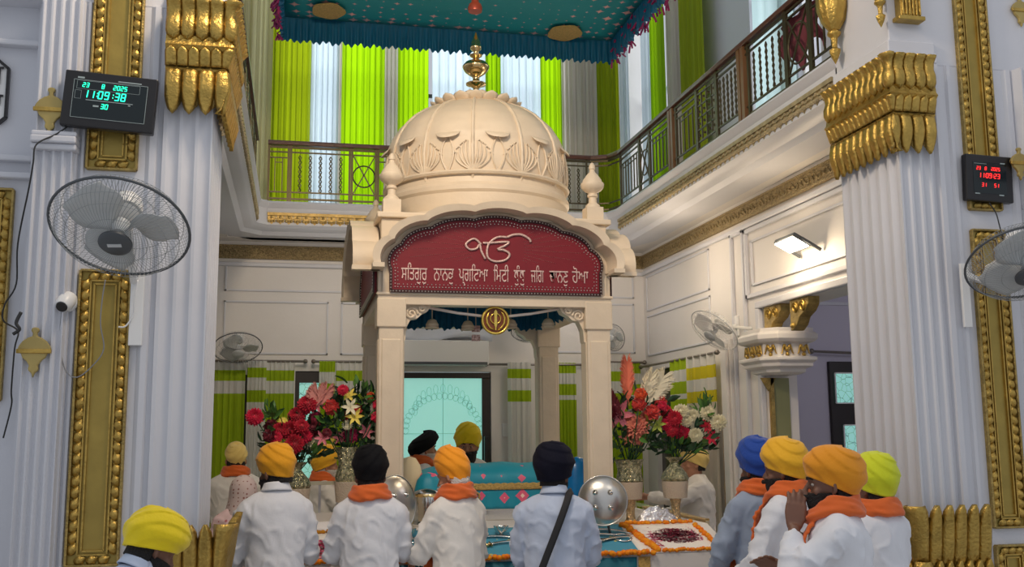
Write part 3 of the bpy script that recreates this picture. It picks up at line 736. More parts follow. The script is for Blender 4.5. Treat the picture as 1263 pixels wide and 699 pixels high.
# ---- gallery railing -----------------------------------------------------------
HR = mat('handrail_wood', S(96,56,40), .3, bump=.08, var=.35, vscale=10)
def offs(E, o):
    return [p+q*o for p, q in zip(E, norms(E))]
def railing(pts, label, plan, z0=4.13, z1=4.72, hand=True, mt=BRONZE):
    'pts: xy path; plan: list of (length share, kind) along each straight'
    r = empty('gallery_railing', (pts[0].x, pts[0].y, 4.12)); tag(r, label, 'railing', 'gallery railings')
    inv = Matrix.Translation(-r.location)
    def put(mb, name, m, **k):
        o = mb.build(name, m, parent=r, **k); o.data.transform(inv); return o
    hp = MB()
    prof = [(-.035,0),(-.035,.03),(-.022,.048),(.022,.048),(.035,.03),(.035,0)]
    N_ = norms(pts); vs = []; n = len(prof)
    for p, q in zip(pts, N_):
        for o, z in prof: w = p+q*o; vs.append((w.x, w.y, z1+z))
    fs = [(a*n+j, a*n+(j+1)%n, (a+1)*n+(j+1)%n, (a+1)*n+j) for a in range(len(pts)-1) for j in range(n)]+[tuple(range(n))[::-1], tuple((len(pts)-1)*n+j for j in range(n))]
    put(hp.add(vs, fs), 'handrail', HR, bevel=.004)
    for a, b in zip(pts, pts[1:]):
        L_ = (b-a).length; u = (b-a)/L_; A3 = lambda s, z: Vector((a.x+u.x*s, a.y+u.y*s, z))
        rl = MB()
        for z, w in ((z0+.03,.018),(z0+.10,.014),(z1-.07,.014),(z1-.02,.018)): rl.bar(A3(0,z), A3(L_,z), w, w)
        put(rl, 'rail', mt)
        if L_ < .5: continue
        s = 0; k = 0
        while s < L_-.05:
            w_, kind = plan[k % len(plan)]; k += 1
            w_ = min(w_, L_-s)
            po = MB().bar(A3(s+.012,z0-.01), A3(s+.012,z1), .022).bar(A3(s+w_-.012,z0-.01), A3(s+w_-.012,z1), .022) if kind != 'post' else MB().bar(A3(s+.03,z0-.01), A3(s+.03,z1), .05,.05).bar(A3(s+.10,z0-.01), A3(s+.10,z1), .05,.05)
            if kind == 'post': put(po, 'post', mat('wood_post', S(120,84,52), .4, var=.2)); s += w_; continue
            g = po
            if kind == 'bars':
                nn = max(3, int(w_/.085)); zz0, zz1 = z0+.10, z1-.13
                g.bar(A3(s,z1-.13), A3(s+w_,z1-.13), .012)
                for i in range(1, nn):
                    x = s+w_*i/nn; g.bar(A3(x,zz0), A3(x,zz1), .011)
                g.bar(A3(s+w_/nn,zz1-.05), A3(s+w_-w_/nn,zz1-.05), .009)
            elif kind == 'cross':
                g.bar(A3(s+.02,z0+.10), A3(s+w_-.02,z1-.07), .012); g.bar(A3(s+w_-.02,z0+.10), A3(s+.02,z1-.07), .012)
                c = A3(s+w_/2,(z0+z1)/2); rr = min(w_*.42,.18)
                g.tube([c+Vector((u.x,u.y,0))*cos(2*pi*i/24)*rr+Vector((0,0,1))*sin(2*pi*i/24)*rr for i in range(24)], .008, 6, closed=True)
            elif kind == 'grid':
                for i in range(1, 4): g.bar(A3(s+w_*i/4,z0+.1), A3(s+w_*i/4,z1-.07), .012)
                for i in range(1, 4): z = lerp(z0+.1, z1-.07, i/4); g.bar(A3(s,z), A3(s+w_,z), .012)
                for i in range(4):
                    for j in range(4):
                        c = A3(s+w_*(i+.5)/4, lerp(z0+.1, z1-.07, (j+.5)/4)); g.ball(c, .014, 3)
            elif kind == 'loops':
                for i in range(1, 6):
                    x = s+w_*i/6
                    g.tube([A3(x+sin(t*pi/2)*.014, lerp(z0+.1, z1-.1, t/16)) for t in range(17)], .006, 5)
                    g.tube([A3(x-sin(t*pi/2)*.014, lerp(z0+.1, z1-.1, t/16)) for t in range(17)], .006, 5)
            put(g, {'bars':'bar_screen','cross':'cross_screen','grid':'grid_screen','loops':'loop_screen'}[kind], mt)
            s += w_
    return r
RO = offs(EDGE, -.03)
railing([RO[0], RO[1]], 'gallery railing on the left side, seen almost end-on', [(.55,'loops'),(.4,'grid')])
BR = [RO[1], RO[2], RO[3]]
railing([RO[2], RO[3]], 'gallery railing of the back side behind the marble dome', [(.22,'bars'),(.62,'loops'),(.27,'cross'),(.55,'bars'),(.62,'bars'),(.27,'cross')])
RB = [RO[3], RO[4], RO[5], RO[6]]
railing(RB, 'gallery railing climbing along the right side with a curved back corner', [(.62,'bars'),(.30,'cross'),(.55,'bars'),(.16,'post'),(.50,'bars'),(.42,'grid'),(.44,'loops'),(.16,'post'),(.62,'loops'),(.34,'cross'),(.6,'bars')])
# ---- curtains ------------------------------------------------------------------
random.seed(11)
def curtain(a, b, z0, z1, m, label, folds=8, depth=.035, group=None, name='curtain', sag=.0, gather=1.0, n=None, seed=0):
    'hanging cloth between xy points a and b'
    a = Vector((a[0], a[1], 0)); b = Vector((b[0], b[1], 0)); L_ = (b-a).length; u = (b-a)/L_; nn = Vector((u.y, -u.x, 0))
    rnd = random.Random(seed*31+int(L_*1000)); ph = rnd.random()*6; w2 = rnd.uniform(.4,.7)
    c = (a+b)/2
    def fn(s, t):
        z = lerp(z1, z0, t)
        q = .5+(s-.5)*(lerp(1, gather, sm(t*2)))
        d = depth*(.6+.6*t)*(sin(2*pi*folds*s+ph+.35*sin(2*pi*folds*w2*s+ph*2))*.7+.3*sin(2*pi*folds*2.3*s+ph+t*.8))
        p = a+u*L_*q+nn*d+u*(L_/folds*.12*cos(2*pi*folds*s+ph))
        return (p.x-c.x, p.y-c.y, z-z1)
    nu = max(24, int(folds*10))
    o = MB().grid(fn, nu, 14).build(name, m, smooth='full', fixn=False)
    o.location = (c.x, c.y, z1)
    return tag(o, label, 'curtain', group)
LIME = mat('lime_curtain_cloth', S(160,205,10), .8, trans=.6, var=.12, vscale=3, stretch=(6,6,.3))
LIMED = mat('olive_curtain_cloth', S(160,176,16), .8, trans=.38, var=.25, vscale=3, stretch=(8,8,.3))
SHEER = mat('white_sheer_cloth', S(204,216,222), .8, trans=.52, var=.07, vscale=3, stretch=(6,6,.3))
GREYC = mat('grey_beige_curtain_cloth', S(212,204,192), .8, trans=.35, var=.2, vscale=4, stretch=(10,10,.3))
BEIGE = mat('pale_beige_curtain_cloth', S(222,216,172), .8, trans=.4, var=.15, vscale=3, stretch=(8,8,.3))
GG = 'tall curtains of the upper gallery'
yc = YG-.14
up_list = [(284,309,BEIGE,4,'pale beige gallery curtain at the far left beside the pier capital'),
 (309,336,BEIGE,4,'pale beige gallery curtain with green hem, second from the left'),
 (333,383,LIMED,7,'olive green gallery curtain left of the first white sheer'),
 (383,418,SHEER,5,'white sheer gallery curtain between the olive and the first lime curtain'),
 (415,423,GREYC,2,'narrow grey curtain edge left of the widest lime curtain'),
 (421,474,LIME,7,'widest bright lime gallery curtain, left of the dome'),
 (472,491,GREYC,4,'grey beige curtain strip between two lime curtains left of the dome'),
 (489,527,LIME,6,'bright lime gallery curtain touching the left shoulder of the dome'),
 (533,601,SHEER,7,'wide white sheer gallery curtain directly left of the brass finial'),
 (597,616,LIME,3,'narrow lime gallery curtain directly right of the brass finial'),
 (613,669,SHEER,6,'wide white sheer gallery curtain right of the brass finial'),
 (666,692,LIME,4,'lime gallery curtain above the right shoulder of the dome'),
 (690,712,GREYC,4,'grey gallery curtain strip right of the dome, with pale streaks'),
 (711,735,GREYC,4,'grey beige gallery curtain strip left of the last green curtain'),
 (732,764,LIMED,6,'green gallery curtain in the right back corner'),
 (763,774,SHEER,2,'thin white curtain edge in the right back corner')]
for i, (p0, p1, m, f, lb) in enumerate(up_list):
    x0, x1 = P(p0,120,Y=yc).x, P(p1,120,Y=yc).x
    curtain((x0,yc-(.07 if i%2 else 0)), (x1,yc-(.07 if i%2 else 0)), 4.16, 7.7, m, lb, folds=f, depth=.028, group=GG, seed=i)
xc = XG-.10
upr = [(790,810,SHEER,4,'white sheer curtain of the right gallery wall beside a pale reveal'),
 (807,826,LIME,4,'lime curtain on the right gallery wall'),
 (824,847,GREYC,4,'grey curtain between two green ones on the right gallery wall'),
 (845,874,LIMED,5,'green curtain on the right gallery wall, nearest to the bare grey wall')]
for i, (p0, p1, m, f, lb) in enumerate(upr):
    y0, y1 = P(p0,90,X=xc).y, P(p1,90,X=xc).y
    curtain((xc-(.06 if i%2 else 0),y0), (xc-(.06 if i%2 else 0),y1), 4.16, 7.7, m, lb, folds=f, depth=.028, group=GG, seed=i+40)
y0, y1 = P(925,50,X=xc).y, P(975,50,X=xc).y
curtain((xc,y0), (xc,y1), 4.16, 7.7, mat('pale_teal_sheer', S(205,228,226), .8, trans=.6), 'pale teal sheer curtain at the near end of the right gallery wall', folds=3, group=GG, seed=60)
for nm, a, b, lb in (('curtain_rod', (-2.0,yc,7.72), (XG-.1,yc,7.72), 'curtain rod along the back of the upper gallery'), ('curtain_rod', (xc,6.4,7.721), (xc,YG-.2,7.721), 'curtain rod along the right gallery wall')):
    tag(MB().tube([a,b], .015, 8).build(nm, BRASS, smooth=40), lb, 'curtain rod')
# maroon cloth over the near end of the rail
q = P(985,38,X=XR+.10)
def shawl(u, v):
    s = (u-.5)*.60; return (XR+.10+.03*sin(v*9)+.02*sin(u*14), q.y+s, 4.70-.45*v*(1-.45*abs(sin(u*5.2+.4))) )
tag(MB().grid(shawl, 16, 12).build('shawl', mat('maroon_cloth', S(128,62,74), .85, var=.2), smooth='full', solid=.006, fixn=False), 'maroon cloth hanging behind the near end of the right gallery railing', 'cloth')
# ---- lower curtains, rods, door, windows ---------------------------------------------
G_, W_, Y_ = S(166,194,26), S(226,226,222), S(214,202,40)
SG = striped('striped_green_cloth', [(0,W_),(.09,G_),(.20,W_),(.33,G_),(.36,G_)], .3)
SG2 = striped('striped_green_cloth_two', [(0,G_),(.11,W_),(.23,G_),(.35,W_),(.40,G_)], .3)
SW = striped('striped_white_cloth', [(0,W_),(.07,G_),(.17,W_),(.30,G_),(.42,W_)], .35)
SWY = striped('striped_ivory_cloth', [(0,W_),(.11,Y_),(.23,W_),(.34,Y_),(.45,S(222,212,196))], .35)
yl = YW-.10
def CX(px): return P(px,480,Y=yl).x
zt = P(300,445,Y=yl).z
LG = 'banded curtains of the lower back wall'
low = [(262,304,SG,5,'banded green and white curtain next to the left pier'),(303,329,SW,5,'narrow banded curtain with white lower part at left'),(327,364,SG,6,'banded green curtain left of the small window gap'),
 (392,414,SG2,5,'banded green curtain right of the small window gap'),(412,452,SG,5,'banded green curtain behind the left bouquets'),
 (624,655,SW,4,'banded curtain with white lower part right of the glass door'),(683,712,SG2,6,'narrow green banded curtain seen between the pavilion posts'),
 (748,770,SG,4,'banded green curtain behind the pink feather'),(770,792,SG2,4,'banded green curtain in the back right corner')]
for i, (p0, p1, m, f, lb) in enumerate(low):
    curtain((CX(p0)+.01,yl-(.05 if i%2 else 0)), (CX(p1)-.01,yl-(.05 if i%2 else 0)), .12, zt, m, lb, folds=f, depth=.03, group=LG, seed=i+80)
tass = mat('lime_fringe', S(190,205,120), .8)
xr_ = XW-.10
def CY(px): return P(px,480,X=xr_).y
curtain((xr_,CY(826)),(xr_,CY(852)), .12, 2.50, SG2, 'banded green curtain on the right aisle wall behind the red dahlias', folds=4, group='banded curtains of the right aisle wall', seed=3)
curtain((xr_-.0,CY(850)),(xr_-.0,CY(884)), .12, 2.50, SWY, 'banded ivory and yellow curtain on the right aisle wall', folds=4, group='banded curtains of the right aisle wall', seed=4)
curtain((XW-.04,CY(885)),(XW-.04,CY(893)), .3, 2.35, mat('tan_curtain_cloth', S(196,170,136), .8, trans=.2), 'plain tan curtain edge beside the right pilaster', folds=2, group='banded curtains of the right aisle wall', seed=5)
RODM = mat('rod_metal', (.25,.22,.19), .3, .8)
for a, b, lb in (((CX(258),yl,zt+.0),(CX(376),yl,zt+.0),'dark curtain rod at the left end of the lower back wall'),((CX(386),yl,zt),(CX(456),yl,zt),'dark curtain rod left of the pavilion'),
    ((CX(600),yl,zt-.02),(CX(720),yl,zt-.02),'dark curtain rod seen inside the pavilion'),((CX(744),yl,zt+.01),(CX(796),yl,zt+.01),'dark curtain rod in the back right corner'),
    ((xr_,CY(886)-.0,2.49),(xr_,YW-.12,2.49),'dark curtain rod on the right aisle wall')):
    r = MB().tube([a,b], .013, 8); A_ = Vector(a); B_ = Vector(b); r.ball(A_, .025, 5); r.ball(B_, .025, 5)
    for e in (A_, B_): r.bar(e, e+(Vector((0,.1,0)) if abs(A_.y-B_.y) < .1 else Vector((.1,0,0))), .012)
    tag(r.build('curtain_rod', RODM, smooth=40), lb, 'curtain rod')
# glass; emission puts the light from behind into the panes
def etched(name, c, e, s_, scale):
    m = mat(name, c, .15, emit=c, estr=s_)
    nt = m.node_tree; N = nt.nodes; L = nt.links
    v = N.new('ShaderNodeTexVoronoi'); v.feature = 'DISTANCE_TO_EDGE'; v.inputs['Scale'].default_value = scale
    tc = [n for n in N if n.type == 'TEX_COORD'][0]; L.new(tc.outputs['Object'], v.inputs['Vector'])
    r = N.new('ShaderNodeValToRGB'); r.color_ramp.elements[0].position = .01; r.color_ramp.elements[1].position = .06
    r.color_ramp.elements[0].color = (*e, 1); r.color_ramp.elements[1].color = (*c, 1)
    L.new(v.outputs[0], r.inputs[0]); L.new(r.outputs[0], N['Principled BSDF'].inputs['Emission Color']); L.new(r.outputs[0], N['Principled BSDF'].inputs['Base Color'])
    return m
TEAL = S(160,226,214)
EG = etched('etched_glass', TEAL, S(110,160,156), .55, 16)
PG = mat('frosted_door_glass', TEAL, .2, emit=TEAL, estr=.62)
def door(n, x0, x1, z1, y, panes, fr=.075):
    r = st(MB().bar((x0,y,0),(x0,y,z1),fr,.06).bar((x1,y,0),(x1,y,z1),fr,.06).bar((x0-fr/2,y,z1),(x1+fr/2,y,z1),fr,.06).build('door_%d' % n, DFRAME, bevel=.005))
    return r
d1 = door(1, 1.07, 2.01, 2.40, YW+.05, None, .09)
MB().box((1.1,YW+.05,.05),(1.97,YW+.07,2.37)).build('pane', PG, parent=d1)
a = MB().bar((1.54,YW+.04,.05),(1.54,YW+.04,2.37),.006).bar((1.1,YW+.04,1.78),(1.97,YW+.04,1.78),.006)
# etched leafy arch on the door glass
et = MB()
for k in range(22):
    t = k/21*pi; rr = .40; c = Vector((1.54+cos(t)*rr, YW+.043, 1.82+sin(t)*.36))
    for s_ in (-1, 1):
        n_ = Vector((cos(t), 0, sin(t))); tt = Vector((-sin(t), 0, cos(t)))
        et.tube([c+(n_*(s_*.035*sin(q/6*pi))+tt*(.075*(q/6)-.03)) for q in range(7)], .0028, 4)
for k in range(13):
    t = k/12*pi; c = Vector((1.54+cos(t)*.3, YW+.043, 2.02+sin(t)*.24))
    et.tube([c+Vector((cos(q/8*2*pi)*.026, 0, sin(q/8*2*pi)*.05)) for q in range(8)], .0025, 4, closed=True)
et.build('etched_arch', mat('etched_line', S(140,196,190), .4, emit=S(120,176,170), estr=.3), parent=d1)
a.build('glazing_line', mat('etched_line', S(140,196,190), .4, emit=S(120,176,170), estr=.3), parent=d1)
h = P(600,560,Y=YW)
MB().box((h.x-.03,YW-.06,1.25),(h.x+.03,YW,1.75)).build('door_handle', BLACK, parent=d1, bevel=.01)
w = st(MB().bar((0,YW+.05,.4),(0,YW+.05,2.44),.05).bar((.25,YW+.05,.4),(.25,YW+.05,2.44),.05).box((-.02,YW+.02,2.32),(.27,YW+.08,2.44)).bar((0,YW+.05,.42),(.25,YW+.05,.42),.05).build('window_20', DFRAME))
MB().box((.02,YW+.06,.44),(.23,YW+.07,2.33)).build('pane', EG, parent=w)
w = st(MB().box((-.92,YW+.05,.4),(-.48,YW+.08,2.4)).build('window_21', DFRAME))
w = st(MB().box((XW+.05,9.93,.4),(XW+.09,10.54,2.46)).build('window_22', mat('dark_window', S(58,54,50), .25)))
# side-room door with two etched panes
x0 = P(1020,450,Y=9.2).x; x1 = x0+.75; zt2 = P(1030,446,Y=9.2).z
d2 = st(MB().box((x0,9.16,0),(x1,9.22,zt2)).build('door_2', DFRAME, bevel=.005))
for (pa, pb) in (((1029,460),(1062,497)),((1040,524),(1062,560))):
    A_ = P(*pa, Y=9.15); B_ = P(*pb, Y=9.15)
    pn = MB().box((A_.x,9.145,B_.z),(x1-.1,9.155,A_.z)).build('pane', EG, parent=d2)
    f = MB()
    for p, q in (((A_.x,A_.z),(x1-.1,A_.z)),((A_.x,B_.z),(x1-.1,B_.z)),((A_.x,A_.z),(A_.x,B_.z))): f.bar((p[0],9.14,p[1]),(q[0],9.14,q[1]),.012,.012,upv=(0,1,0))
    f.build('glazing_bead', WPLAST, parent=d2)
A_ = P(1001,433,Y=9.1); B_ = P(1062,437,Y=9.1)
tag(MB().tube([A_, B_+Vector((.4,0,0))], .013, 8).ball(A_, .028, 5).bar(A_+Vector((.05,0,0)), A_+Vector((.05,.1,0)), .012).build('curtain_rod', RODM, smooth=40), 'bare curtain rod above the dark etched-glass door at right', 'curtain rod')
# door pelmet box and crumpled cloth above the back door
pb = empty('air_curtain_box', (1.54,YW-.12,2.5)); tag(pb, 'long white box unit over the glass back door', 'box unit')
o = MB().box((-.50,-.10,.0),(.46,.118,.26)).build('housing', WPLAST, parent=pb, bevel=.012)
MB().box((-.48,-.105,.0),(.44,-.098,.03)).build('outlet_slot', DGREY, parent=pb)
def cloth(u, v):
    x = lerp(1.0, 2.05, u); return (x, YW-.20+.03*sin(u*11+v*4)+.04*v, lerp(3.16, 2.77, v)+.03*sin(u*7+v*3))
tag(MB().grid(cloth, 20, 8).build('wall_cloth', mat('pale_blue_cloth', S(214,220,232), .7), smooth='full', solid=.01, fixn=False), 'crumpled pale blue-white cloth draped over the box unit above the back door', 'cloth')
# wall switch plate by the door
c = P(627,530,Y=YW-.01)
tag(MB().box((c.x-.07,YW-.02,c.z-.07),(c.x+.06,YW-.002,c.z+.07)).build('switch_plate', WPLAST, bevel=.004), 'white switch plate on the wall right of the glass back door', 'switch plate')
# floor-standing pale frame strips by the door
# ---- bracketed corbel and mirror panel in the right opening --------------------------
def corbel():
    cy0, cy1 = 7.3, 7.95
    r = empty('carved_corbel', (XW-.02, 7.70, 2.2)); tag(r, 'white and gold carved corbel at the far jamb of the right opening', 'corbel')
    inv = Matrix.Translation(-r.location)
    def put(mb, name, m, **k):
        o = mb.build(name, m, parent=r, **k); o.data.transform(inv); return o
    B0 = P(905,450,X=XW-.10); 
    ctr = Vector((XW+.10, 7.78)); 
    def octo(w, z): return [Vector((ctr.x+w*a, ctr.y+w*b*1.15, z)) for a, b in ((-1,.9),(-1,-.45),(-.55,-.9),(.8,-.9),(.8,.9))]
    zt_ = P(940,405,X=XW-.1).z; zb_ = P(940,462,X=XW-.1).z
    H = zt_-zb_
    mb = MB(); lv = [(.13,0),(.17,.05),(.17,.12),(.22,.17),(.22,.24),(.25,.30),(.25,.36),(.20,.40),(.20,.66),(.24,.70),(.26,.76),(.26,.86),(.23,.92),(.23,1.0)]
    vs = []; fs = []
    for w_, t in lv: vs += octo(w_, zb_+H*t)
    n = 5
    for i in range(len(lv)-1):
        for j in range(n): fs.append((i*n+j, i*n+(j+1)%n, (i+1)*n+(j+1)%n, (i+1)*n+j))
    fs += [tuple(range(n))[::-1], tuple((len(lv)-1)*n+j for j in range(n))]
    put(mb.add(vs, fs), 'moulded_block', WHITE2, bevel=.004)
    g = MB()
    pts = octo(.215, 0)
    for a, b in ((0,1),(1,2),(2,3)):
        A_ = pts[a]; B_ = pts[b]; k = max(1, round((B_-A_).length/.13))
        for i in range(k):
            c = A_.lerp(B_, (i+.5)/k); u = (B_-A_).normalized(); c = Vector((c.x, c.y, zb_+H*.53))
            for s_ in (-1,1):
                g.tube([c+u*s_*(.01+.045*(q/9))+Vector((0,0,(.035*sin(q/9*pi*1.6))))  for q in range(10)], [.012-.0008*q for q in range(10)], 6)
            g.ball(c, .022, 5); g.ball(c+Vector((0,0,-.04)), .018, 4)
    put(g, 'gilded_scrolls', GOLD, smooth=60)
    for px in ((942,398),(990,398)):
        pass
    return r
corbel()
def wedge(pa, X0, w, d, h, label):
    'gilded scroll bracket: flat board with a curved lower edge, under the beam'
    c = pa; r = empty('gilded_bracket', c); tag(r, label, 'bracket', None)
    pts = [Vector((0,0,0)),Vector((0,-d,0)),Vector((0,-d*.98,-h*.25)),Vector((0,-d*.8,-h*.45)),Vector((0,-d*.5,-h*.6)),Vector((0,-d*.35,-h*.85)),Vector((0,-d*.12,-h)),Vector((0,0,-h))]
    MB().prism(pts, (-w/2,0,0), (w/2,0,0)).build('scroll_board', GOLDD, parent=r, bevel=.006)
    for q0 in (.3,.7):
        g = MB(); cc = Vector((-w/2-.004, -d*q0, -h*.28)); g.tube([cc+Vector((0, cos(t/12*3.4*pi)*.05*(1-t/16), sin(t/12*3.4*pi)*.05*(1-t/16))) for t in range(13)], .009, 6)
        g.build('scroll_relief', GOLD, parent=r, smooth=60)
    MB().ball((-w/2, -d*.15, -h*.85), .025, 5).build('scroll_bead', GOLD, parent=r, smooth=60)
zt_ = 2.795
wedge(P(940,378,X=XW+.08)*0+Vector((XW+.03,7.80,2.80)), 0, .10, .30, .24, 'gilded scroll bracket under the beam, above the carved corbel')
wedge(Vector((XW+.03,7.34,2.80)), 0, .10, .30, .24, 'gilded scroll bracket under the beam, nearer the right pier')
# flat gold mirror panel beyond the corbel
A_ = P(930,466,Y=7.84); B_ = P(957,600,Y=7.84); C_ = P(979,600,Y=7.84)
r = empty('gold_mirror_column', ((A_.x+C_.x)/2,7.84,0)); tag(r, 'yellow gold panelled column with pale green side under the carved corbel', 'column')
inv = Matrix.Translation(-r.location)
ab = MB().box((XW+.02,7.83,0),(B_.x,7.848,A_.z)); ab.build('gold_face', mat('yellow_gold_panel', S(214,170,60), .25, .4, var=.2, vscale=3), parent=r).data.transform(inv)
MB().box((B_.x,7.835,0),(C_.x,7.848,A_.z)).build('green_glass_side', mat('pale_green_mirror', S(150,152,110), .15, .3), parent=r).data.transform(inv)
f = MB()
f.bar((XW+.035,7.825,.1),(XW+.035,7.825,A_.z),.03); f.bar((B_.x-.01,7.825,.1),(B_.x-.01,7.825,A_.z),.02)
f.prism([Vector((B_.x-.11,7.82,A_.z)),Vector((B_.x+.03,7.82,A_.z)),Vector((B_.x-.04,7.82,A_.z-.11))],(0,0,0),(0,-.01,0))
f.build('edge_strips', GOLDD, parent=r).data.transform(inv)
# ---- flood lamp -----------------------------------------------------------------------------
lc = P(975,301,X=XW-.16)
r = empty('flood_lamp', lc); tag(r, 'bright flood lamp on the panelled beam of the right wall', 'lamp')
r.rotation_euler = (0, R(28), 0)
MB().box((-.07,-.16,.0),(.09,.16,.035)).build('housing', DGREY, parent=r, bevel=.006)
MB().box((-.06,-.15,-.006),(.08,.15,.0)).build('lit_panel', mat('lamp_glow', (1,.9,.7), .5, emit=(1,.88,.66), estr=14), parent=r)
for e_ in (-1, 1): MB().bar((.0,.16*e_,.02),(.16,.16*e_-.04,.0),.02).build('bracket', DGREY, parent=r)
lc2 = P(990,342,X=XW-.02)
# ---- marble pavilion over the throne ------------------------------------------------
PX, PY, HS = 1.355, 7.70, .735     # centre, half spacing of posts
pav = empty('marble_pavilion', (PX, PY, 1.15)); tag(pav, 'cream domed marble pavilion with red lettered arch panel over the central platform', 'pavilion')
PI_ = Matrix.Translation(-pav.location)
def pp_(mb, name, m=CREAM, **k):
    o = mb.build(name, m, parent=pav, **k); o.data.transform(PI_); return o
for sx in (-1, 1):
    for sy in (-1, 1):
        x, y = PX+sx*HS, PY+sy*HS
        mb = MB().box((x-.085,y-.085,1.15),(x+.085,y+.085,2.66))
        mb.box((x-.11,y-.11,1.15),(x+.11,y+.11,1.30)).box((x-.10,y-.10,2.50),(x+.10,y+.10,2.70)).box((x-.065,y-.092,1.4),(x+.065,y+.092,2.42)).box((x-.092,y-.065,1.4),(x+.092,y+.065,2.42))
        pp_(mb, 'post', bevel=.008)
def arc(t, cx, rx, z0, rz, lob=.02, nl=7):
    'scalloped arch, t 0..1 left to right'
    a = pi*(1-t); l = lob*abs(sin(nl*pi*t))**.7
    return (cx+(rx+l)*cos(a)*(1+.0), z0+(rz+l)*sin(a)**.92)
def face_pts(k, u, z, d):
    'u = along face, d = outwards from the post line, for side k (0 front,1 right,2 back,3 left)'
    e = HS+.085
    if k == 0: return (PX+u, PY-e-d, z)
    if k == 1: return (PX+e+d, PY+u, z)
    if k == 2: return (PX-u, PY+e+d, z)
    return (PX-e-d, PY-u, z)
# body block with cornices
e = HS+.075
bd = MB().box((PX-e,PY-e,2.95),(PX+e,PY+e,3.26)).box((PX-e-.03,PY-e-.03,3.26),(PX+e+.03,PY+e+.03,3.30))
bd.box((PX-e-.02,PY-e-.0,2.66),(PX-e+.16,PY+e,2.96)).box((PX+e-.16,PY-e,2.66),(PX+e+.02,PY+e,2.96)).box((PX-e,PY-e,2.66),(PX+e,PY-e+.14,2.96)).box((PX-e,PY+e-.14,2.66),(PX+e,PY+e,2.96))
pp_(bd, 'entablature', bevel=.008)
pp_(MB().box((PX-e-.02,PY-e-.02,2.655),(PX+e+.02,PY-e+.0,2.735)).box((PX-e-.03,PY-e-.035,2.72),(PX+e+.03,PY-e,2.74)), 'lintel', bevel=.006)
NA = 84
for k in range(4):
    hood = MB(); D = .17
    out = [arc(i/NA, 0, .835, 2.90, .435, .030) for i in range(NA+1)]
    inn = [arc(i/NA, 0, .790, 2.90, .395, .024) for i in range(NA+1)]
    vs = []; n = NA+1
    for pts, dd in ((inn, 0), (inn, D), (out, D+.015), (out, 0)):
        for u, z in pts:
            # eave flares down and out at the ends
            vs.append(face_pts(k, u*(1+ .03*dd/D), z-.0, dd))
    fs = []
    for a in range(4):
        b = (a+1)%4
        for i in range(n-1): fs.append((a*n+i, a*n+i+1, b*n+i+1, b*n+i))
    fs += [(0, n, 2*n, 3*n), (n-1, 3*n-1+0+0, 2*n-1+0, 4*n-1)] if False else [(0, n, 2*n, 3*n), (4*n-1, 3*n-1, 2*n-1, n-1)]
    hood.add(vs, fs)
    # lip boards at both springings
    for s in (-1, 1):
        u0, u1 = s*.80, s*.88
        c = [face_pts(k, u0, 2.885, 0), face_pts(k, u1, 2.885, 0), face_pts(k, u1, 2.885, D+.02), face_pts(k, u0, 2.885, D+.02)]
        hood.prism([Vector(q) for q in c], (0,0,-.0), (0,0,.03))
    pp_(hood, 'arched_hood', smooth=30)
    # tympanum behind hood
    ty = MB(); pts = [arc(i/NA, 0, .80, 2.90, .40, .02) for i in range(NA+1)]
    vs = [face_pts(k, u, z, .0) for u, z in pts]+[face_pts(k, .80, 2.72, 0), face_pts(k, -.80, 2.72, 0)]
    ty.add(vs+[tuple(Vector(v)+ (Vector(face_pts(k,0,0,-.02))-Vector(face_pts(k,0,0,0)))) for v in vs], [tuple(range(len(vs)))]+[tuple(range(len(vs), 2*len(vs)))[::-1]])
    pp_(ty, 'tympanum')
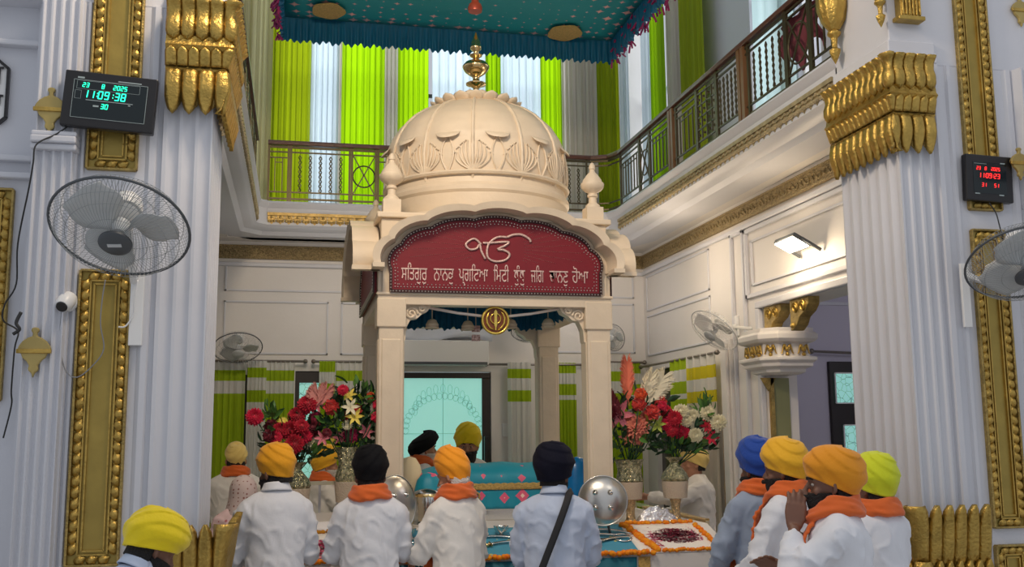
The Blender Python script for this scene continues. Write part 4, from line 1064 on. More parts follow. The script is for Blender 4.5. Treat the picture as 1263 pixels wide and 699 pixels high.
# red lettered boards (front and left side visible)
REDM = mat('deep_red_velvet', S(126,4,26), .55, bump=.06, var=.12, vscale=6)
STUD = mat('silver_studs', (.70,.66,.58), .3, .9)
BORD = mat('dark_bead_border', S(62,34,30), .4, .3)
for k, full in ((0, True), (3, False), (1, False)):
    f = lambda u, z, d: Vector(face_pts(k, u, z, d))
    rx, rz, zc, zb = .745, .362, 2.90, 2.745
    pts = [arc(i/NA, 0, rx, zc, rz, .022) for i in range(NA+1)]
    ou = pts+[(rx, zb), (-rx, zb)]
    bd = MB(); vs = [f(u, z, .012) for u, z in ou]+[f(u, z, .03) for u, z in ou]; n = len(ou)
    bd.add(vs, [tuple(range(n))[::-1], tuple(range(n, 2*n))]+[(i, (i+1)%n, n+(i+1)%n, n+i) for i in range(n)])
    b = pp_(bd, 'lettered_board' if full else 'side_board', REDM)
    b['label'] = 'red scalloped board'
    bo = MB(); loop = ou+[ou[0]]
    for i in range(n):
        p, q = ou[i], ou[(i+1)%n]; bo.bar(f(p[0], p[1], .034), f(q[0], q[1], .034), .02, .012, upv=f(0,0,1)-f(0,0,0))
    pp_(bo, 'board_border', BORD)
    # studs
    sd = MB(); 
    def along(poly, step):
        acc = 0; res = []
        for i in range(len(poly)-1):
            a = Vector((poly[i][0], poly[i][1])); c = Vector((poly[i+1][0], poly[i+1][1])); L_ = (c-a).length; s = step-acc if acc else 0
            while s < L_: res.append(a.lerp(c, s/L_)); s += step
            acc = (L_-(s-step)) if L_ > 0 else acc
        return res
    for off, step, rr in ((.0,.022,.0052),(.030,.022,.0055),(.048,.028,.0045)):
        poly = [(u*(rx-off)/rx, zc+(z-zc)*(rz-off)/rz) for u, z in pts]
        poly = [(-(rx-off), zb+off)]+poly+[(rx-off, zb+off), (-(rx-off), zb+off)]
        for c in along(poly, step): sd.ball(f(c.x, c.y, .040 if off == 0 else .033), rr, 3)
    if full:
        for s in (-1, 1):
            for j in range(10):
                a = R(-24+j*5.6)
                for q in range(34):
                    rr = .20+q*.0125
                    u, z = s*rr*cos(a)*1.0, 3.06+rr*sin(a)
                    lim = sqrt(max(0, 1-(u/.69)**2))*.33+2.885
                    if abs(u) < .64 and 2.965 < z < lim: sd.ball(f(u, z, .031), .0027, 2)
    pp_(sd, 'studs', STUD)
FB = Matrix.Translation((PX, PY-HS-.085-.031, 0)) @ Matrix.Rotation(pi/2, 4, 'X')
LET = mat('pale_lettering', S(218,186,176), .35, .3, bump=.3, bscale=80)
# inscription, glyphs typed in visual order
words = ['\u0A38\u0A3F\u0A24\u0A17\u0A41\u0A30\u0A41','\u0A28\u0A3E\u0A28\u0A15\u0A41','\u0A2A\u0A4D\u0A17\u0A3F\u0A1F\u0A06','\u0A2E\u0A3F\u0A1F\u0A40','\u0A27\u0A41\u0A70\u0A27\u0A41','\u0A1C\u0A3F\u0A17','\u0A1A\u0A3E\u0A28\u0A23\u0A41','\u0A39\u0A4B\u0A06']
words[3] = '\u0A3F\u0A2E\u0A1F\u0A40'
spans = [(495,527),(535,560),(566,602),(609,628),(634,648),(655,671),(678,701),(706,726)]
for w_, (a, b) in zip(words, spans):
    xa, xb = P(a,345,Y=6.84).x, P(b,345,Y=6.84).x
    o = txt(w_, .135, .003, 'lettering', LET, Matrix.Identity(4), align='LEFT')
    xs = [v.co.x for v in o.data.vertices]; w0, w1 = min(xs), max(xs)
    o.data.transform(PI_ @ Matrix.Translation((xa, PY-HS-.085-.032, 2.822+.004*(xa-.66))) @ Matrix.Rotation(pi/2,4,'X') @ Matrix.Diagonal(((xb-xa)/(w1-w0),1,1,1)) @ Matrix.Translation((-w0,0,0)))
    o.parent = pav
    bm_ = bmesh.new(); bm_.from_mesh(o.data); bmesh.ops.recalc_face_normals(bm_, faces=bm_.faces); bm_.to_mesh(o.data); bm_.free()
# Ik Onkar drawn in strokes
def stroke(pts, r, name='ik_onkar'):
    P_ = [Vector((p[0], p[1], 0)) for p in pts]; out = []
    for i in range(len(P_)-1):
        p0 = P_[max(i-1,0)]; p1 = P_[i]; p2 = P_[i+1]; p3 = P_[min(i+2,len(P_)-1)]
        for t in range(5):
            t /= 5; out.append(.5*((2*p1)+(-p0+p2)*t+(2*p0-5*p1+4*p2-p3)*t*t+(-p0+3*p1-3*p2+p3)*t**3))
    out.append(P_[-1])
    return [(P(600+p.x, 305+p.y, Y=6.83)) for p in out], r
io = MB()
for pts, r in (stroke([(-6,-4),(-14,-11),(-22,-8),(-25,-3),(-20,2),(-12,1),(-8,-4),(-6,4),(-1,14)],.0085),
    stroke([(-4,-6),(6,-6),(18,-7),(28,-7),(24,-3),(14,2),(22,3),(29,8),(24,15),(12,17),(3,13),(1,4),(4,-6),(14,-13),(26,-13)],.0085),
    stroke([(26,-13),(34,-16),(44,-16),(53,-11),(55,-7)],.0095)):
    io.tube([Vector((p.x, PY-HS-.085-.036, p.z)) for p in pts], r, 6)
pp_(io, 'ik_onkar', LET, smooth='full')
# post brackets carved as scrolls
for k in (0, 2):
    for s in (-1, 1):
        mb = MB(); o = [(0,2.66),(0,2.40),(.015,2.42),(.02,2.50),(.05,2.56),(.10,2.57),(.13,2.60),(.17,2.62),(.19,2.66)]
        u0 = HS-.085
        mb.prism([Vector(face_pts(k, s*(u0-a), z, -.04)) for a, z in o], (0,0,0), Vector(face_pts(k,0,0,-.14))-Vector(face_pts(k,0,0,-.04)))
        for cc, cz, r_ in ((.055,2.60,.045),(.13,2.635,.028)):
            mb.tube([Vector(face_pts(k, s*(u0-cc-cos(t/14*3.3*pi)*r_*(1-t/18)), cz+sin(t/14*3.3*pi)*r_*(1-t/18), -.032)) for t in range(15)], .009, 6)
        pp_(mb, 'carved_bracket', smooth=40)
# drum and dome
seg = 96
dr = MB().lathe([(.70,3.29),(.74,3.30),(.74,3.36),(.715,3.38),(.715,3.50),(.73,3.52),(.73,3.55),(.705,3.58),(.70,3.62),(.01,3.62)], (PX,PY,0), seg)
pp_(dr, 'drum', smooth=30)
dprof = [(.685,3.60),(.705,3.68),(.712,3.76),(.708,3.85),(.690,3.95),(.655,4.04),(.600,4.13),(.53,4.205),(.44,4.27),(.33,4.325),(.20,4.37),(.10,4.40),(.01,4.41)]
def dR(z):
    for (r0_, z0_), (r1_, z1_) in zip(dprof, dprof[1:]):
        if z0_ <= z <= z1_: return lerp(r0_, r1_, (z-z0_)/(z1_-z0_))
    return .01
NR = 12; A0 = R(-90-12+0)
fine = []
for i in range(len(dprof)-1):
    for j in range(4): fine.append((lerp(dprof[i][0], dprof[i+1][0], j/4), lerp(dprof[i][1], dprof[i+1][1], j/4)))
fine.append(dprof[-1])
def gore(a, r_, z):
    g = abs(cos((a-A0)*NR/2)); out = -.012*(g**10) if False else 0
    lift = .020*abs(sin((a-A0)*NR/2))**.8 if z > 3.93 else .0
    return r_+lift*min(1, (4.36-z)/.2 if z > 4.16 else 1)
pp_(MB().lathe(fine, (PX,PY,0), 144, mod=gore), 'dome', smooth=50)
rb = MB()
for i in range(NR):
    a = A0+2*pi*i/NR
    pts = [Vector((PX+cos(a)*(r_+.006), PY+sin(a)*(r_+.006), z)) for r_, z in fine if z < 4.36]
    rb.tube(pts, .013, 6)
pp_(rb, 'ribs', smooth=60)
ca = MB()
for i in range(NR):
    am = A0+2*pi*(i+.5)/NR
    def S_(da, z, o=.0): r_ = dR(z)+o; return Vector((PX+cos(am+da)*r_, PY+sin(am+da)*r_, z))
    # curled lip
    def lip(u, v):
        da = (u-.5)*.27; q = 1-(2*u-1)**2; z = 3.955-.055*v*q**.6; return S_(da, z, .016+.040*sin(pi*min(v,.8)*.62)*q)
    ca.grid(lip, 12, 6)
    # acanthus curves beside each rib
    ar = A0+2*pi*i/NR
    def T_(da, z, o=.008): r_ = dR(z)+o; return Vector((PX+cos(ar+da)*r_, PY+sin(ar+da)*r_, z))
    for s in (-1, 1):
        for q, (w1, h1) in enumerate(((.055,.22),(.095,.20),(.135,.17),(.175,.13),(.21,.26))):
            if q < 4: pts = [T_(s*w1*sin(t/10*pi*.62)**.8 if t else 0, 3.66+h1*(t/10)+.0) for t in range(11)]; pts += [T_(s*(w1*.93+.02), 3.66+h1*1.03), T_(s*(w1+.035), 3.655+h1*.97)]
            else: pts = [T_(s*(.255-.06*sin(t/8*pi)), 3.66+h1*(t/8)) for t in range(9)]
            ca.tube(pts, [.009*(1-.4*k_/len(pts)) for k_ in range(len(pts))], 5)
pp_(ca, 'carved_acanthus_band', smooth=60, fixn=False)
pp_(MB().lathe([(.725,3.635),(.735,3.65),(.725,3.665),(.70,3.668),(.70,3.633)], (PX,PY,0), seg), 'bead_ring', smooth=40)
lt = MB()
def petals(mb, c, n, r0_, z0_, r1_, z1_, w, th=.02, ph=0):
    for i in range(n):
        a = 2*pi*(i+ph)/n
        def fn(u, v):
            s_ = (v-.5)*2; ww = w*sin(pi*(.18+.82*u))**.6*(1 if u < .98 else .1); rr = lerp(r0_, r1_, u)+th*sin(pi*u)*(1-s_*s_); z = lerp(z0_, z1_, u**.8)
            return (c[0]+cos(a)*rr-sin(a)*s_*ww/2, c[1]+sin(a)*rr+cos(a)*s_*ww/2, z)
        mb.grid(fn, 6, 4)
petals(lt, (PX,PY), 18, .28, 4.32, .36, 4.385, .12)
petals(lt, (PX,PY), 18, .25, 4.34, .27, 4.41, .10, ph=.5)
pp_(lt, 'lotus_leaf_ring', solid=.01, smooth='full', fixn=False)
pp_(MB().lathe([(.27,4.36),(.24,4.39),(.16,4.42),(.10,4.445),(.06,4.47),(.01,4.475)], (PX,PY,0), 48, mod=lambda a, r_, z: r_*(1+.04*cos(16*a))), 'cap_cone', smooth=50)
fin = [(.01,4.465),(.050,4.468),(.052,4.480),(.03,4.49),(.018,4.50),(.018,4.53),(.030,4.545),(.062,4.560),(.064,4.570),(.03,4.585),(.02,4.60),(.022,4.625),(.045,4.645),(.070,4.67),(.083,4.70),(.085,4.715),(.066,4.745),(.04,4.76),(.022,4.77),(.018,4.785),(.038,4.80),(.040,4.81),(.016,4.825),(.016,4.84),(.034,4.86),(.036,4.885),(.028,4.90),(.030,4.915),(.018,4.95),(.004,5.0)]
fo = pp_(MB().lathe([(a*1.28, b-.012) for a, b in fin], (PX,PY,0), 32), 'brass_finial', BRASS, smooth=50); fo['label'] = 'stacked polished brass finial'
def corner_finial(x, y, s=1.0, z=3.30, name='corner_finial'):
    mb = MB().box((x-.062*s,y-.062*s,z-.02),(x+.062*s,y+.062*s,z+.10*s))
    pr = [(.055,.10),(.052,.12),(.030,.14),(.028,.18),(.038,.185),(.038,.20),(.030,.205),(.034,.215),(.06,.23),(.078,.25),(.084,.275),(.082,.285),(.072,.29),(.066,.31),(.045,.345),(.022,.37),(.018,.39),(.024,.395),(.022,.42),(.010,.44),(.002,.445)]
    mb.lathe([(a*s, z+b*s) for a, b in pr], (x,y,0), 24, mod=lambda a, r_, zz: r_*(1+(.05*abs(cos(4*a)) if r_ > .05*s and zz > z+.2*s else 0)))
    pp_(mb, name, smooth=40)
for sx in (-1, 1):
    corner_finial(PX+sx*HS, PY-HS+.0); corner_finial(PX+sx*HS, PY+HS)
# ---- suspended cloth canopies -------------------------------------------------------
TEALC = spotted('teal_brocade', S(24,142,152), S(226,166,170), 7, .27, .55, spot2=S(240,200,180))
for n_ in TEALC.node_tree.nodes:
    if n_.type == 'TEX_VORONOI': n_.distance = 'MINKOWSKI'; n_.inputs['Exponent'].default_value = .6; n_.inputs['Scale'].default_value = 8
for n_ in TEALC.node_tree.nodes:
    if n_.type == 'VALTORGB': n_.color_ramp.elements[1].position = .25; n_.color_ramp.elements[2].position = .58
BLUER = mat('teal_blue_ruffle_cloth', S(10,98,134), .55, var=.3, vscale=4, stretch=(14,14,.5), bump=.2, bscale=8, trans=.1)
MAG = mat('magenta_tassel_cloth', S(140,22,84), .7)
GOLDT = mat('gold_sequin_cloth', S(222,184,108), .5, .1, bump=1, bscale=120, var=.3, vscale=60)
def ruffle(pts, z0, z1, name, parent, m, amp=.02, freq=16, wav=.02):
    'gathered cloth strip hanging along xy points'
    P_ = [Vector((*p, 0)) for p in pts]
    for a, b in zip(P_, P_[1:]):
        L_ = (b-a).length; u = (b-a)/L_; nn = Vector((u.y, -u.x, 0)); n = int(L_*freq*8)
        def fn(s, t):
            w = amp*t*(sin(2*pi*freq*L_*s)+.5*sin(2*pi*freq*.43*L_*s+1))
            z = lerp(z1, z0, t)+(-wav*t*sin(2*pi*freq*.37*L_*s+2)*.5+wav*.4*t*sin(2*pi*freq*L_*s))
            p = a+u*L_*s+nn*w; return (p.x, p.y, z)
        o = MB().grid(fn, n, 6).build(name, m, parent=parent, smooth='full', fixn=False)
        o.data.transform(Matrix.Translation(-parent.location))
c = empty('cloth_canopy', (1.40,7.75,5.62)); tag(c, 'large teal brocade cloth canopy with deep blue ruffle hanging above the dome', 'canopy')
ci = Matrix.Translation(-c.location); x0, x1, y0, y1 = -.20, 2.98, 6.15, 9.2
o = MB().grid(lambda u, v: (lerp(x0,x1,u), lerp(y0,y1,v), 5.64-.05*sin(pi*u)*sin(pi*v)), 20, 20).build('top_cloth', TEALC, parent=c, smooth='full', solid=.01, fixn=False); o.data.transform(ci)
ruffle([(x0,y0),(x0,y1),(x1,y1),(x1,y0),(x0,y0)], 5.40, 5.645, 'ruffle', c, BLUER, amp=.018, freq=17)
fr_ = MB().bar((x0,y0,5.65),(x1,y0,5.65),.03).bar((x1,y0,5.65),(x1,y1,5.65),.03).bar((x1,y1,5.65),(x0,y1,5.65),.03).bar((x0,y1,5.65),(x0,y0,5.65),.03)
fr_.build('frame', BRASS, parent=c).data.transform(ci)
random.seed(5)
for xx, lb in ((x0-.03,'l'),(x1+.03,'r')):
    tb = MB()
    for i in range(280):
        y = lerp(y0, y1, i/279); z = 5.52+random.uniform(-.14,.13); q = Vector((xx+random.uniform(-.04,.02), y, z))
        tb.bar(q, q+Vector((random.uniform(-.04,.04), random.uniform(-.05,.05), -random.uniform(.03,.07))), .016, .01)
    o = tb.build('tassel_fringe', MAG, parent=c); o.data.transform(ci); o['label'] = 'magenta tassel fringe'; o['kind'] = 'stuff'
def motif(pts, z):
    return MB().prism([Vector((a, b, z)) for a, b in pts], (0,0,0), (0,0,-.012))
for (px, py), rot, sx in (((405,15),.5,.22),((695,42),.25,.24)):
    q = P(px,py,Z=5.60); pts = []
    for i in range(24):
        a = 2*pi*i/24; rr = sx*(1+.05*cos(5*a)); v = Vector((cos(a)*rr*.85, sin(a)*rr*.95)); pts.append((q.x+v.x*.8, q.y+v.y*.8-.05))
    o = motif(pts, 5.595).build('gold_corner_motif', GOLDT, parent=c); o.data.transform(ci)
pts = []
for i in range(48):
    a = 2*pi*i/48; rr = .42*(1+.06*abs(cos(6*a))); pts.append((1.36+cos(a)*rr, 7.55+sin(a)*rr))
o = motif(pts, 5.59).build('gold_centre_motif', GOLDT, parent=c); o.data.transform(ci)
q = P(586,13,Y=7.7)
MB().lathe([(.01,-.03),(.055,-.03),(.06,0),(.05,.03),(.03,.05),(.03,.10),(.01,.10)], (q.x,7.7,q.z+.02), 24).build('hanging_knob', mat('red_gold_knob', S(190,90,70), .3, .4), parent=c, smooth=40).data.transform(ci)
for a, b in (((x0,y0),(x0-.0,y0)),((x1,y0),(x1,y0)),((x0,y1),(x0,y1)),((x1,y1),(x1,y1))):
    MB().tube([(a[0],a[1],5.65),(a[0],a[1],7.5)], .006, 5).build('cord', RODM, parent=c).data.transform(ci)
# inner canopy
c = empty('throne_canopy', (1.40,7.7,2.9)); tag(c, 'small blue ruffled cloth canopy inside the pavilion above the throne', 'canopy'); ci = Matrix.Translation(-c.location)
MB().grid(lambda u, v: (lerp(.80,1.98,u), lerp(7.15,8.30,v), 2.93), 4, 4).build('top_cloth', TEALC, parent=c, solid=.01, fixn=False).data.transform(ci)
ruffle([(.80,7.15),(.80,8.30),(1.98,8.30),(1.98,7.15)], 2.64, 2.93, 'ruffle', c, BLUER, amp=.014, freq=20)
for x_ in (.83, 1.95):
    for y_ in (7.18, 8.27): MB().bar((x_,y_,2.93),(x_,y_,3.28),.012).build('hanger', RODM, parent=c).data.transform(ci)
BONE = mat('beige_tassel', S(206,188,160), .6, var=.3, vscale=60, stretch=(.1,.1,1))
for i, (px, py) in enumerate(((533,400),(577,402),(630,400),(676,399))):
    q = P(px, py, Y=7.12)
    r = empty('hanging_tassel', q); tag(r, 'beige banded tassel bell hanging below the inner blue ruffle, %s' % ['leftmost of the four','second of four from the left','third, beside the gold emblem','rightmost of the four'][i], 'tassel', 'tassel bells under the inner canopy')
    MB().lathe([(.048,-.03),(.050,-.02),(.044,-.015),(.047,0),(.04,.01),(.030,.03),(.01,.04)], n=20).build('bell', BONE, parent=r, smooth=30)
    MB().tube([(0,0,.03),(0,0,2.93-q.z)], .004, 5).build('cord', BONE, parent=r)
q = P(587,411,Y=7.12)
r = empty('hanging_tag', q); tag(r, 'two small dark red and cream tags hanging beside the gold emblem', 'tag')
for dz in (.035, -.03): MB().box((-.03,-.004,dz-.025),(.03,.004,dz+.02)).build('plate', mat('maroon_print', S(110,36,34), .5, var=.4, vscale=60, var2=S(226,200,190)), parent=r)
MB().tube([(0,0,.05),(0,0,2.93-q.z)], .003, 5).build('cord', BONE, parent=r)
# emblem on a cord
Ye = PY-HS-.02
cordm = mat('silver_cord', S(226,214,206), .4, .2)
A_ = P(522,378,Y=Ye); B_ = P(606,391,Y=Ye); C_ = P(616,391,Y=Ye); D_ = P(694,380,Y=Ye)
o = MB().tube([A_, A_.lerp(B_,.5)+Vector((0,0,-.008)), B_], .011, 6).tube([C_, C_.lerp(D_,.5)+Vector((0,0,-.008)), D_], .011, 6).tube([B_, C_], .011, 6)
tag(o.build('cord', cordm, smooth='full'), 'silver cord strung between the pavilion post brackets, holding the gold emblem', 'cord')
q = P(611,395,Y=Ye-.02); r = empty('khanda_emblem', q); tag(r, 'round gold emblem with double-edged sword, ring and two curved swords under the red board', 'emblem')
YG_ = mat('yellow_gold', (.78,.56,.12), .25, .9)
MB().tube([(cos(2*pi*i/40)*.092, 0, sin(2*pi*i/40)*.092) for i in range(40)], .010, 8, closed=True).build('outer_ring', YG_, parent=r, smooth='full')
MB().lathe([(.001,0),(.092,0),(.092,.006),(.001,.006)], n=40).build('back_disc', mat('maroon_disc', S(120,60,30), .5), parent=r).rotation_euler.x = -pi/2
e_ = MB().prism([Vector((a,0,b)) for a, b in ((0,.075),(.012,.06),(.009,.02),(.011,-.03),(.004,-.05),(.004,-.07),(-.004,-.07),(-.004,-.05),(-.011,-.03),(-.009,.02),(-.012,.06))], (0,-.014,0), (0,-.004,0))
e_.build('double_edged_sword', YG_, parent=r)
MB().tube([(cos(2*pi*i/32)*.036, -.008, .012+sin(2*pi*i/32)*.036) for i in range(32)], .005, 6, closed=True).build('quoit', YG_, parent=r, smooth='full')
for s in (-1, 1):
    MB().tube([(s*.012,-.01,-.066),(s*.040,-.01,-.052),(s*.060,-.01,-.020),(s*.064,-.01,.015),(s*.052,-.01,.048),(s*.036,-.01,.062)], [.006,.006,.008,.008,.006,.002], 6).build('curved_sword', YG_, parent=r, smooth='full')
# ---- dais with sloping display front -------------------------------------------------
DX0, DX1 = .02, 2.84
dais = empty('dais', (1.4,7.6,0)); tag(dais, 'long raised dais under the pavilion with teal cloth front and sloping display shelf', 'dais'); di = Matrix.Translation(-dais.location)
def dd_(mb, name, m, parent=dais, inv=di, **k):
    o = mb.build(name, m, parent=parent, **k); o.data.transform(inv); return o
ZA, ZB, YA, YA2 = 1.0, 1.145, 6.40, 6.86
dd_(MB().box((DX0,YA2-.02,0),(DX1,8.55,ZB)), 'platform', WHITE2, bevel=.01)
def slope(x, y): return lerp(ZA, ZB, (y-YA)/(YA2-YA))
s_ = MB().prism([Vector((DX0,YA,0)),Vector((DX0,YA2-.02,0)),Vector((DX0,YA2-.02,ZB)),Vector((DX0,YA,ZA))], (0,0,0), (DX1-DX0,0,0))
dd_(s_, 'sloping_shelf', WHITE2, bevel=.006)
XT0, XT1 = P(492,690,Y=6.4).x, P(803,690,Y=6.4).x
TC = spotted('blue_floral_cloth', S(70,150,180), S(196,190,120), 14, .2, .6, spot2=S(220,210,190))
tcl = MB().grid(lambda u, v: (lerp(XT0,XT1,u), lerp(YA-.005,YA2-.02,v), slope(0, lerp(YA-.005,YA2,v))+.006+.002*sin(u*60)*sin(v*9)), 40, 10)
o = tcl.build('display_cloth', TC, smooth='full', solid=.003, fixn=False); tag(o, 'blue patterned cloth spread over the sloping shelf under the silver weapons', 'cloth')
FRT = mat('teal_front_cloth', S(16,110,132), .6, var=.2)
o = MB().grid(lambda u, v: (lerp(XT0,XT1-.10,u), YA-.012-.004*sin(u*80), lerp(.985,.0,v)), 60, 6).build('front_cloth', FRT, smooth='full', solid=.003, fixn=False); tag(o, 'teal cloth hanging down the front of the dais below the marigold garland', 'cloth')
o = MB().grid(lambda u, v: (lerp(XT1-.09,XT1-.01,u), YA-.012, lerp(.985,.0,v)), 6, 6).build('gold_border_strip', GOLDT, smooth='full', solid=.003, fixn=False); tag(o, 'gold sequin border strip at the right end of the teal front cloth', 'cloth')
# ---- marigold garlands ----------------------------------------------------------------
MARI = mat('marigold_orange', S(240,110,10), .8, var=.35, vscale=30, var2=S(250,170,20))
MARY = mat('marigold_yellow', S(245,170,24), .8, var=.3, vscale=30, var2=S(236,120,10))
def garland(pts, r, label, m, n=None, up_=None, rows=1):
    P_ = [Vector(p) for p in pts]; mb = MB(); L_ = sum((b-a).length for a, b in zip(P_, P_[1:])); n = n or int(L_/(r*1.3)); rnd = random.Random(len(label)*7+n)
    for i in range(n):
        s = L_*i/(n-1); k = 0
        while k < len(P_)-2 and s > (P_[k+1]-P_[k]).length: s -= (P_[k+1]-P_[k]).length; k += 1
        c = P_[k].lerp(P_[k+1], min(1, s/(P_[k+1]-P_[k]).length))
        for q in range(rows):
            cc = c+Vector((rnd.uniform(-1,1),rnd.uniform(-1,1),rnd.uniform(-.4,.6)))*r*.45
            a0 = rnd.random()*6; ty_ = rnd.uniform(-.5,.5)
            # ruffled flower head
            def fn(u, v):
                a = 2*pi*u; ph = pi*v; rr = r*(1+.18*cos(9*a+ph*5+a0)); return (cc.x+cos(a)*sin(ph)*rr, cc.y+sin(a)*sin(ph)*rr, cc.z+cos(ph)*rr*.8)
            mb.grid(fn, 12, 5)
    return tag(mb.build('marigold_garland', m, fixn=False, smooth='full'), label, 'garland')
garland([(XT0-.02,YA-.02,ZA+.012),(XT1,YA-.02,ZA+.012)], .021, 'long orange marigold garland along the front edge of the dais', MARI)
# white cloth squares with petals either side
PETM = mat('rose_petals', S(150,26,62), .7, var=.5, vscale=40, var2=S(98,10,40))
PETP = mat('pink_petals', S(214,40,110), .7, var=.4, vscale=40, var2=S(236,120,160))
def petal_pile(c, rx, ry, h, n, m, label, tilt):
    rnd = random.Random(n); mb = MB()
    for i in range(n):
        a = rnd.random()*2*pi; q = rnd.random()**.6; x = c[0]+cos(a)*rx*q; y = c[1]+sin(a)*ry*q
        z = slope(x, y) + h*(1-q)**1.0*rnd.random()+.012; w = rnd.uniform(.009,.015); a2 = rnd.random()*6
        tx = rnd.uniform(-.6,.6)
        u = Vector((cos(a2), sin(a2), tx*.5))*w; v = Vector((-sin(a2), cos(a2), .4*rnd.uniform(-1,1)))*w*.8; p = Vector((x, y, z))
        mb.add([p-u, p+v*.7, p+u, p-v*.7], [(0,1,2,3)])
    return tag(mb.build('rose_petals', m, fixn=False), label, 'petals', kind='stuff')
def cloth_sq(x0, x1, label):
    o = MB().grid(lambda u, v: (lerp(x0,x1,u), lerp(YA-.004,YA2-.03,v), slope(0, lerp(YA,YA2,v))+.007), 20, 8).build('white_cloth', mat('white_table_cloth', S(240,236,228), .8), smooth='full', solid=.003, fixn=False)
    return tag(o, label, 'cloth')
RX0, RX1 = P(775,655,Y=6.7).x, P(884,672,Y=6.5).x
cloth_sq(RX0-.02, RX1, 'white cloth on the right end of the dais under the dark rose petals')
def gz(x, y): return (x, y, slope(x, y)+.020)
garland([gz(RX0+.0,YA2-.05), gz(RX0+.10,YA+.02)], .024, 'orange marigold garland slanting along the left edge of the right petal cloth', MARI, rows=2)
garland([gz(RX0+.03,YA2-.03), gz(RX1-.05,YA2-.03)], .019, 'yellow-orange marigold garland along the back edge of the right petal cloth', MARY)
garland([gz(RX1-.04,YA2-.08), gz(RX1-.01,YA+.04)], .019, 'orange marigold garland on the far right edge of the dais', MARI)
garland([gz(RX0+.14,YA+.0), gz(RX1-.03,YA+.0)], .015, 'thin orange marigold garland along the front of the right petal cloth', MARI)
petal_pile(((RX0+RX1)/2+.04, YA+.24), .17, .12, .03, 900, PETM, 'dark red rose petals heaped on the right white cloth', 0)
petal_pile((RX0+.14, YA+.22), .05, .18, .006, 160, PETP, 'pink rose petals scattered along the left side of the right white cloth', 0)
petal_pile((RX1-.10, YA+.28), .05, .14, .006, 140, PETP, 'pink rose petals scattered along the right side of the right white cloth', 0)
LX0, LX1 = DX0+.02, P(470,660,Y=6.6).x
cloth_sq(LX0, LX1, 'white cloth on the left end of the dais behind the black turban')
petal_pile((P(402,660,Y=6.6).x, YA+.20), .14, .14, .04, 800, PETP, 'magenta rose petals heaped on the left white cloth', 0)
petal_pile((P(436,655,Y=6.6).x, YA+.25), .07, .10, .02, 200, PETM, 'dark red rose petals beside the magenta heap on the left cloth', 0)
garland([gz(LX0,YA2-.03), gz(LX1,YA2-.03)], .018, 'yellow marigold garland along the back edge of the left petal cloth', mat('marigold_deep', S(206,140,20), .8, var=.3, vscale=30))
garland([gz(LX0,YA-.0), gz(LX1-.02,YA-.0)], .020, 'orange marigold garland along the front of the left petal cloth', MARI)
# folded white linen and pale rail behind the left cloth
q0, q1 = P(372,596,Y=7.3), P(424,596,Y=7.3)
r = empty('low_rail', ((q0.x+q1.x)/2,7.3,ZB)); tag(r, 'low silver-topped rail on the dais behind the left petal cloth', 'rail'); inv = Matrix.Translation(-r.location)
MB().bar((q0.x-.15,7.3,q0.z),(q1.x+.1,7.3,q0.z),.025).build('top_rail', mat('pale_gold_metal', S(226,214,180), .3, .7), parent=r).data.transform(inv)
MB().box((q0.x-.15,7.29,ZB),(q1.x+.1,7.31,ZB+.10)).build('lower_panel', WHITE2, parent=r).data.transform(inv)
for i in range(5):
    x = lerp(q0.x-.12, q1.x+.08, i/4); MB().bar((x,7.3,ZB),(x,7.3,q0.z),.018).build('baluster', WHITE, parent=r).data.transform(inv)
c = P(395,632,Y=7.05)
tag(MB().grid(lambda u, v: (c.x-.18+.36*u, 6.95+.22*v, ZB+.012+.05*sin(pi*u)*sin(pi*v)+.006*sin(u*15+v*6)), 20, 10).build('folded_linen', mat('white_linen', S(236,234,236), .8), smooth='full', solid=.02, fixn=False), 'folded white linen lying on the dais behind the left petals', 'linen')
# ---- throne with book under embroidered cloth --------------------------------------------
RUM = spotted('turquoise_floral_cloth', S(20,140,164), S(226,96,128), 5.2, .30, .5, spot2=S(248,206,190))
for n_ in RUM.node_tree.nodes:
    if n_.type == 'TEX_VORONOI': n_.distance = 'MANHATTAN'; n_.inputs['Scale'].default_value = 6.5; n_.inputs['Randomness'].default_value = .2
    if n_.type == 'VALTORGB': n_.color_ramp.elements[1].position = .22; n_.color_ramp.elements[2].position = .46
tx0, tx1 = P(517,600,Y=7.45).x, P(716,600,Y=7.45).x; ty = 7.45
th = empty('throne', ((tx0+tx1)/2, ty+.25, ZB)); tag(th, 'low silver throne draped in turquoise floral cloth with gold border', 'throne'); ti = Matrix.Translation(-th.location)
def tt_(mb, name, m, **k): o = mb.build(name, m, parent=th, **k); o.data.transform(ti); return o
zr = P(610,571,Y=ty+.05).z; zg = P(610,600,Y=ty).z; zb = P(610,624,Y=ty).z
tt_(MB().box((tx0+.02,ty+.02,ZB),(tx1-.02,ty+.55,zb)).box((tx0+.0,ty,zb-.03),(tx1,ty+.57,zb)), 'silver_base', SILVER, bevel=.008)
for i in range(4):
    x = lerp(tx0+.03, tx1-.03, i/3); tt_(MB().tube([(x,ty-.0,ZB),(x,ty-.0,zb)], .02, 10), 'turned_leg', SILVER, smooth=40)
def rum(u, v):   # bolster form, front drape to back
    x = lerp(tx0+.02, tx1-.02, u); end = 1-abs(2*u-1)**6*.45
    a = lerp(-.15, pi, v); zz = zg+.0+(zr-zg)*end*(sin(max(0,a))**.6 if a > 0 else a*.4); yy = ty+.26-.26*cos(a)
    return (x, yy-.004*sin(u*50)*(1-v), zz+.006*sin(u*23+v*3)*sin(v*pi))
tt_(MB().grid(rum, 60, 20), 'covering_cloth', RUM, smooth='full', solid=.006, fixn=False)
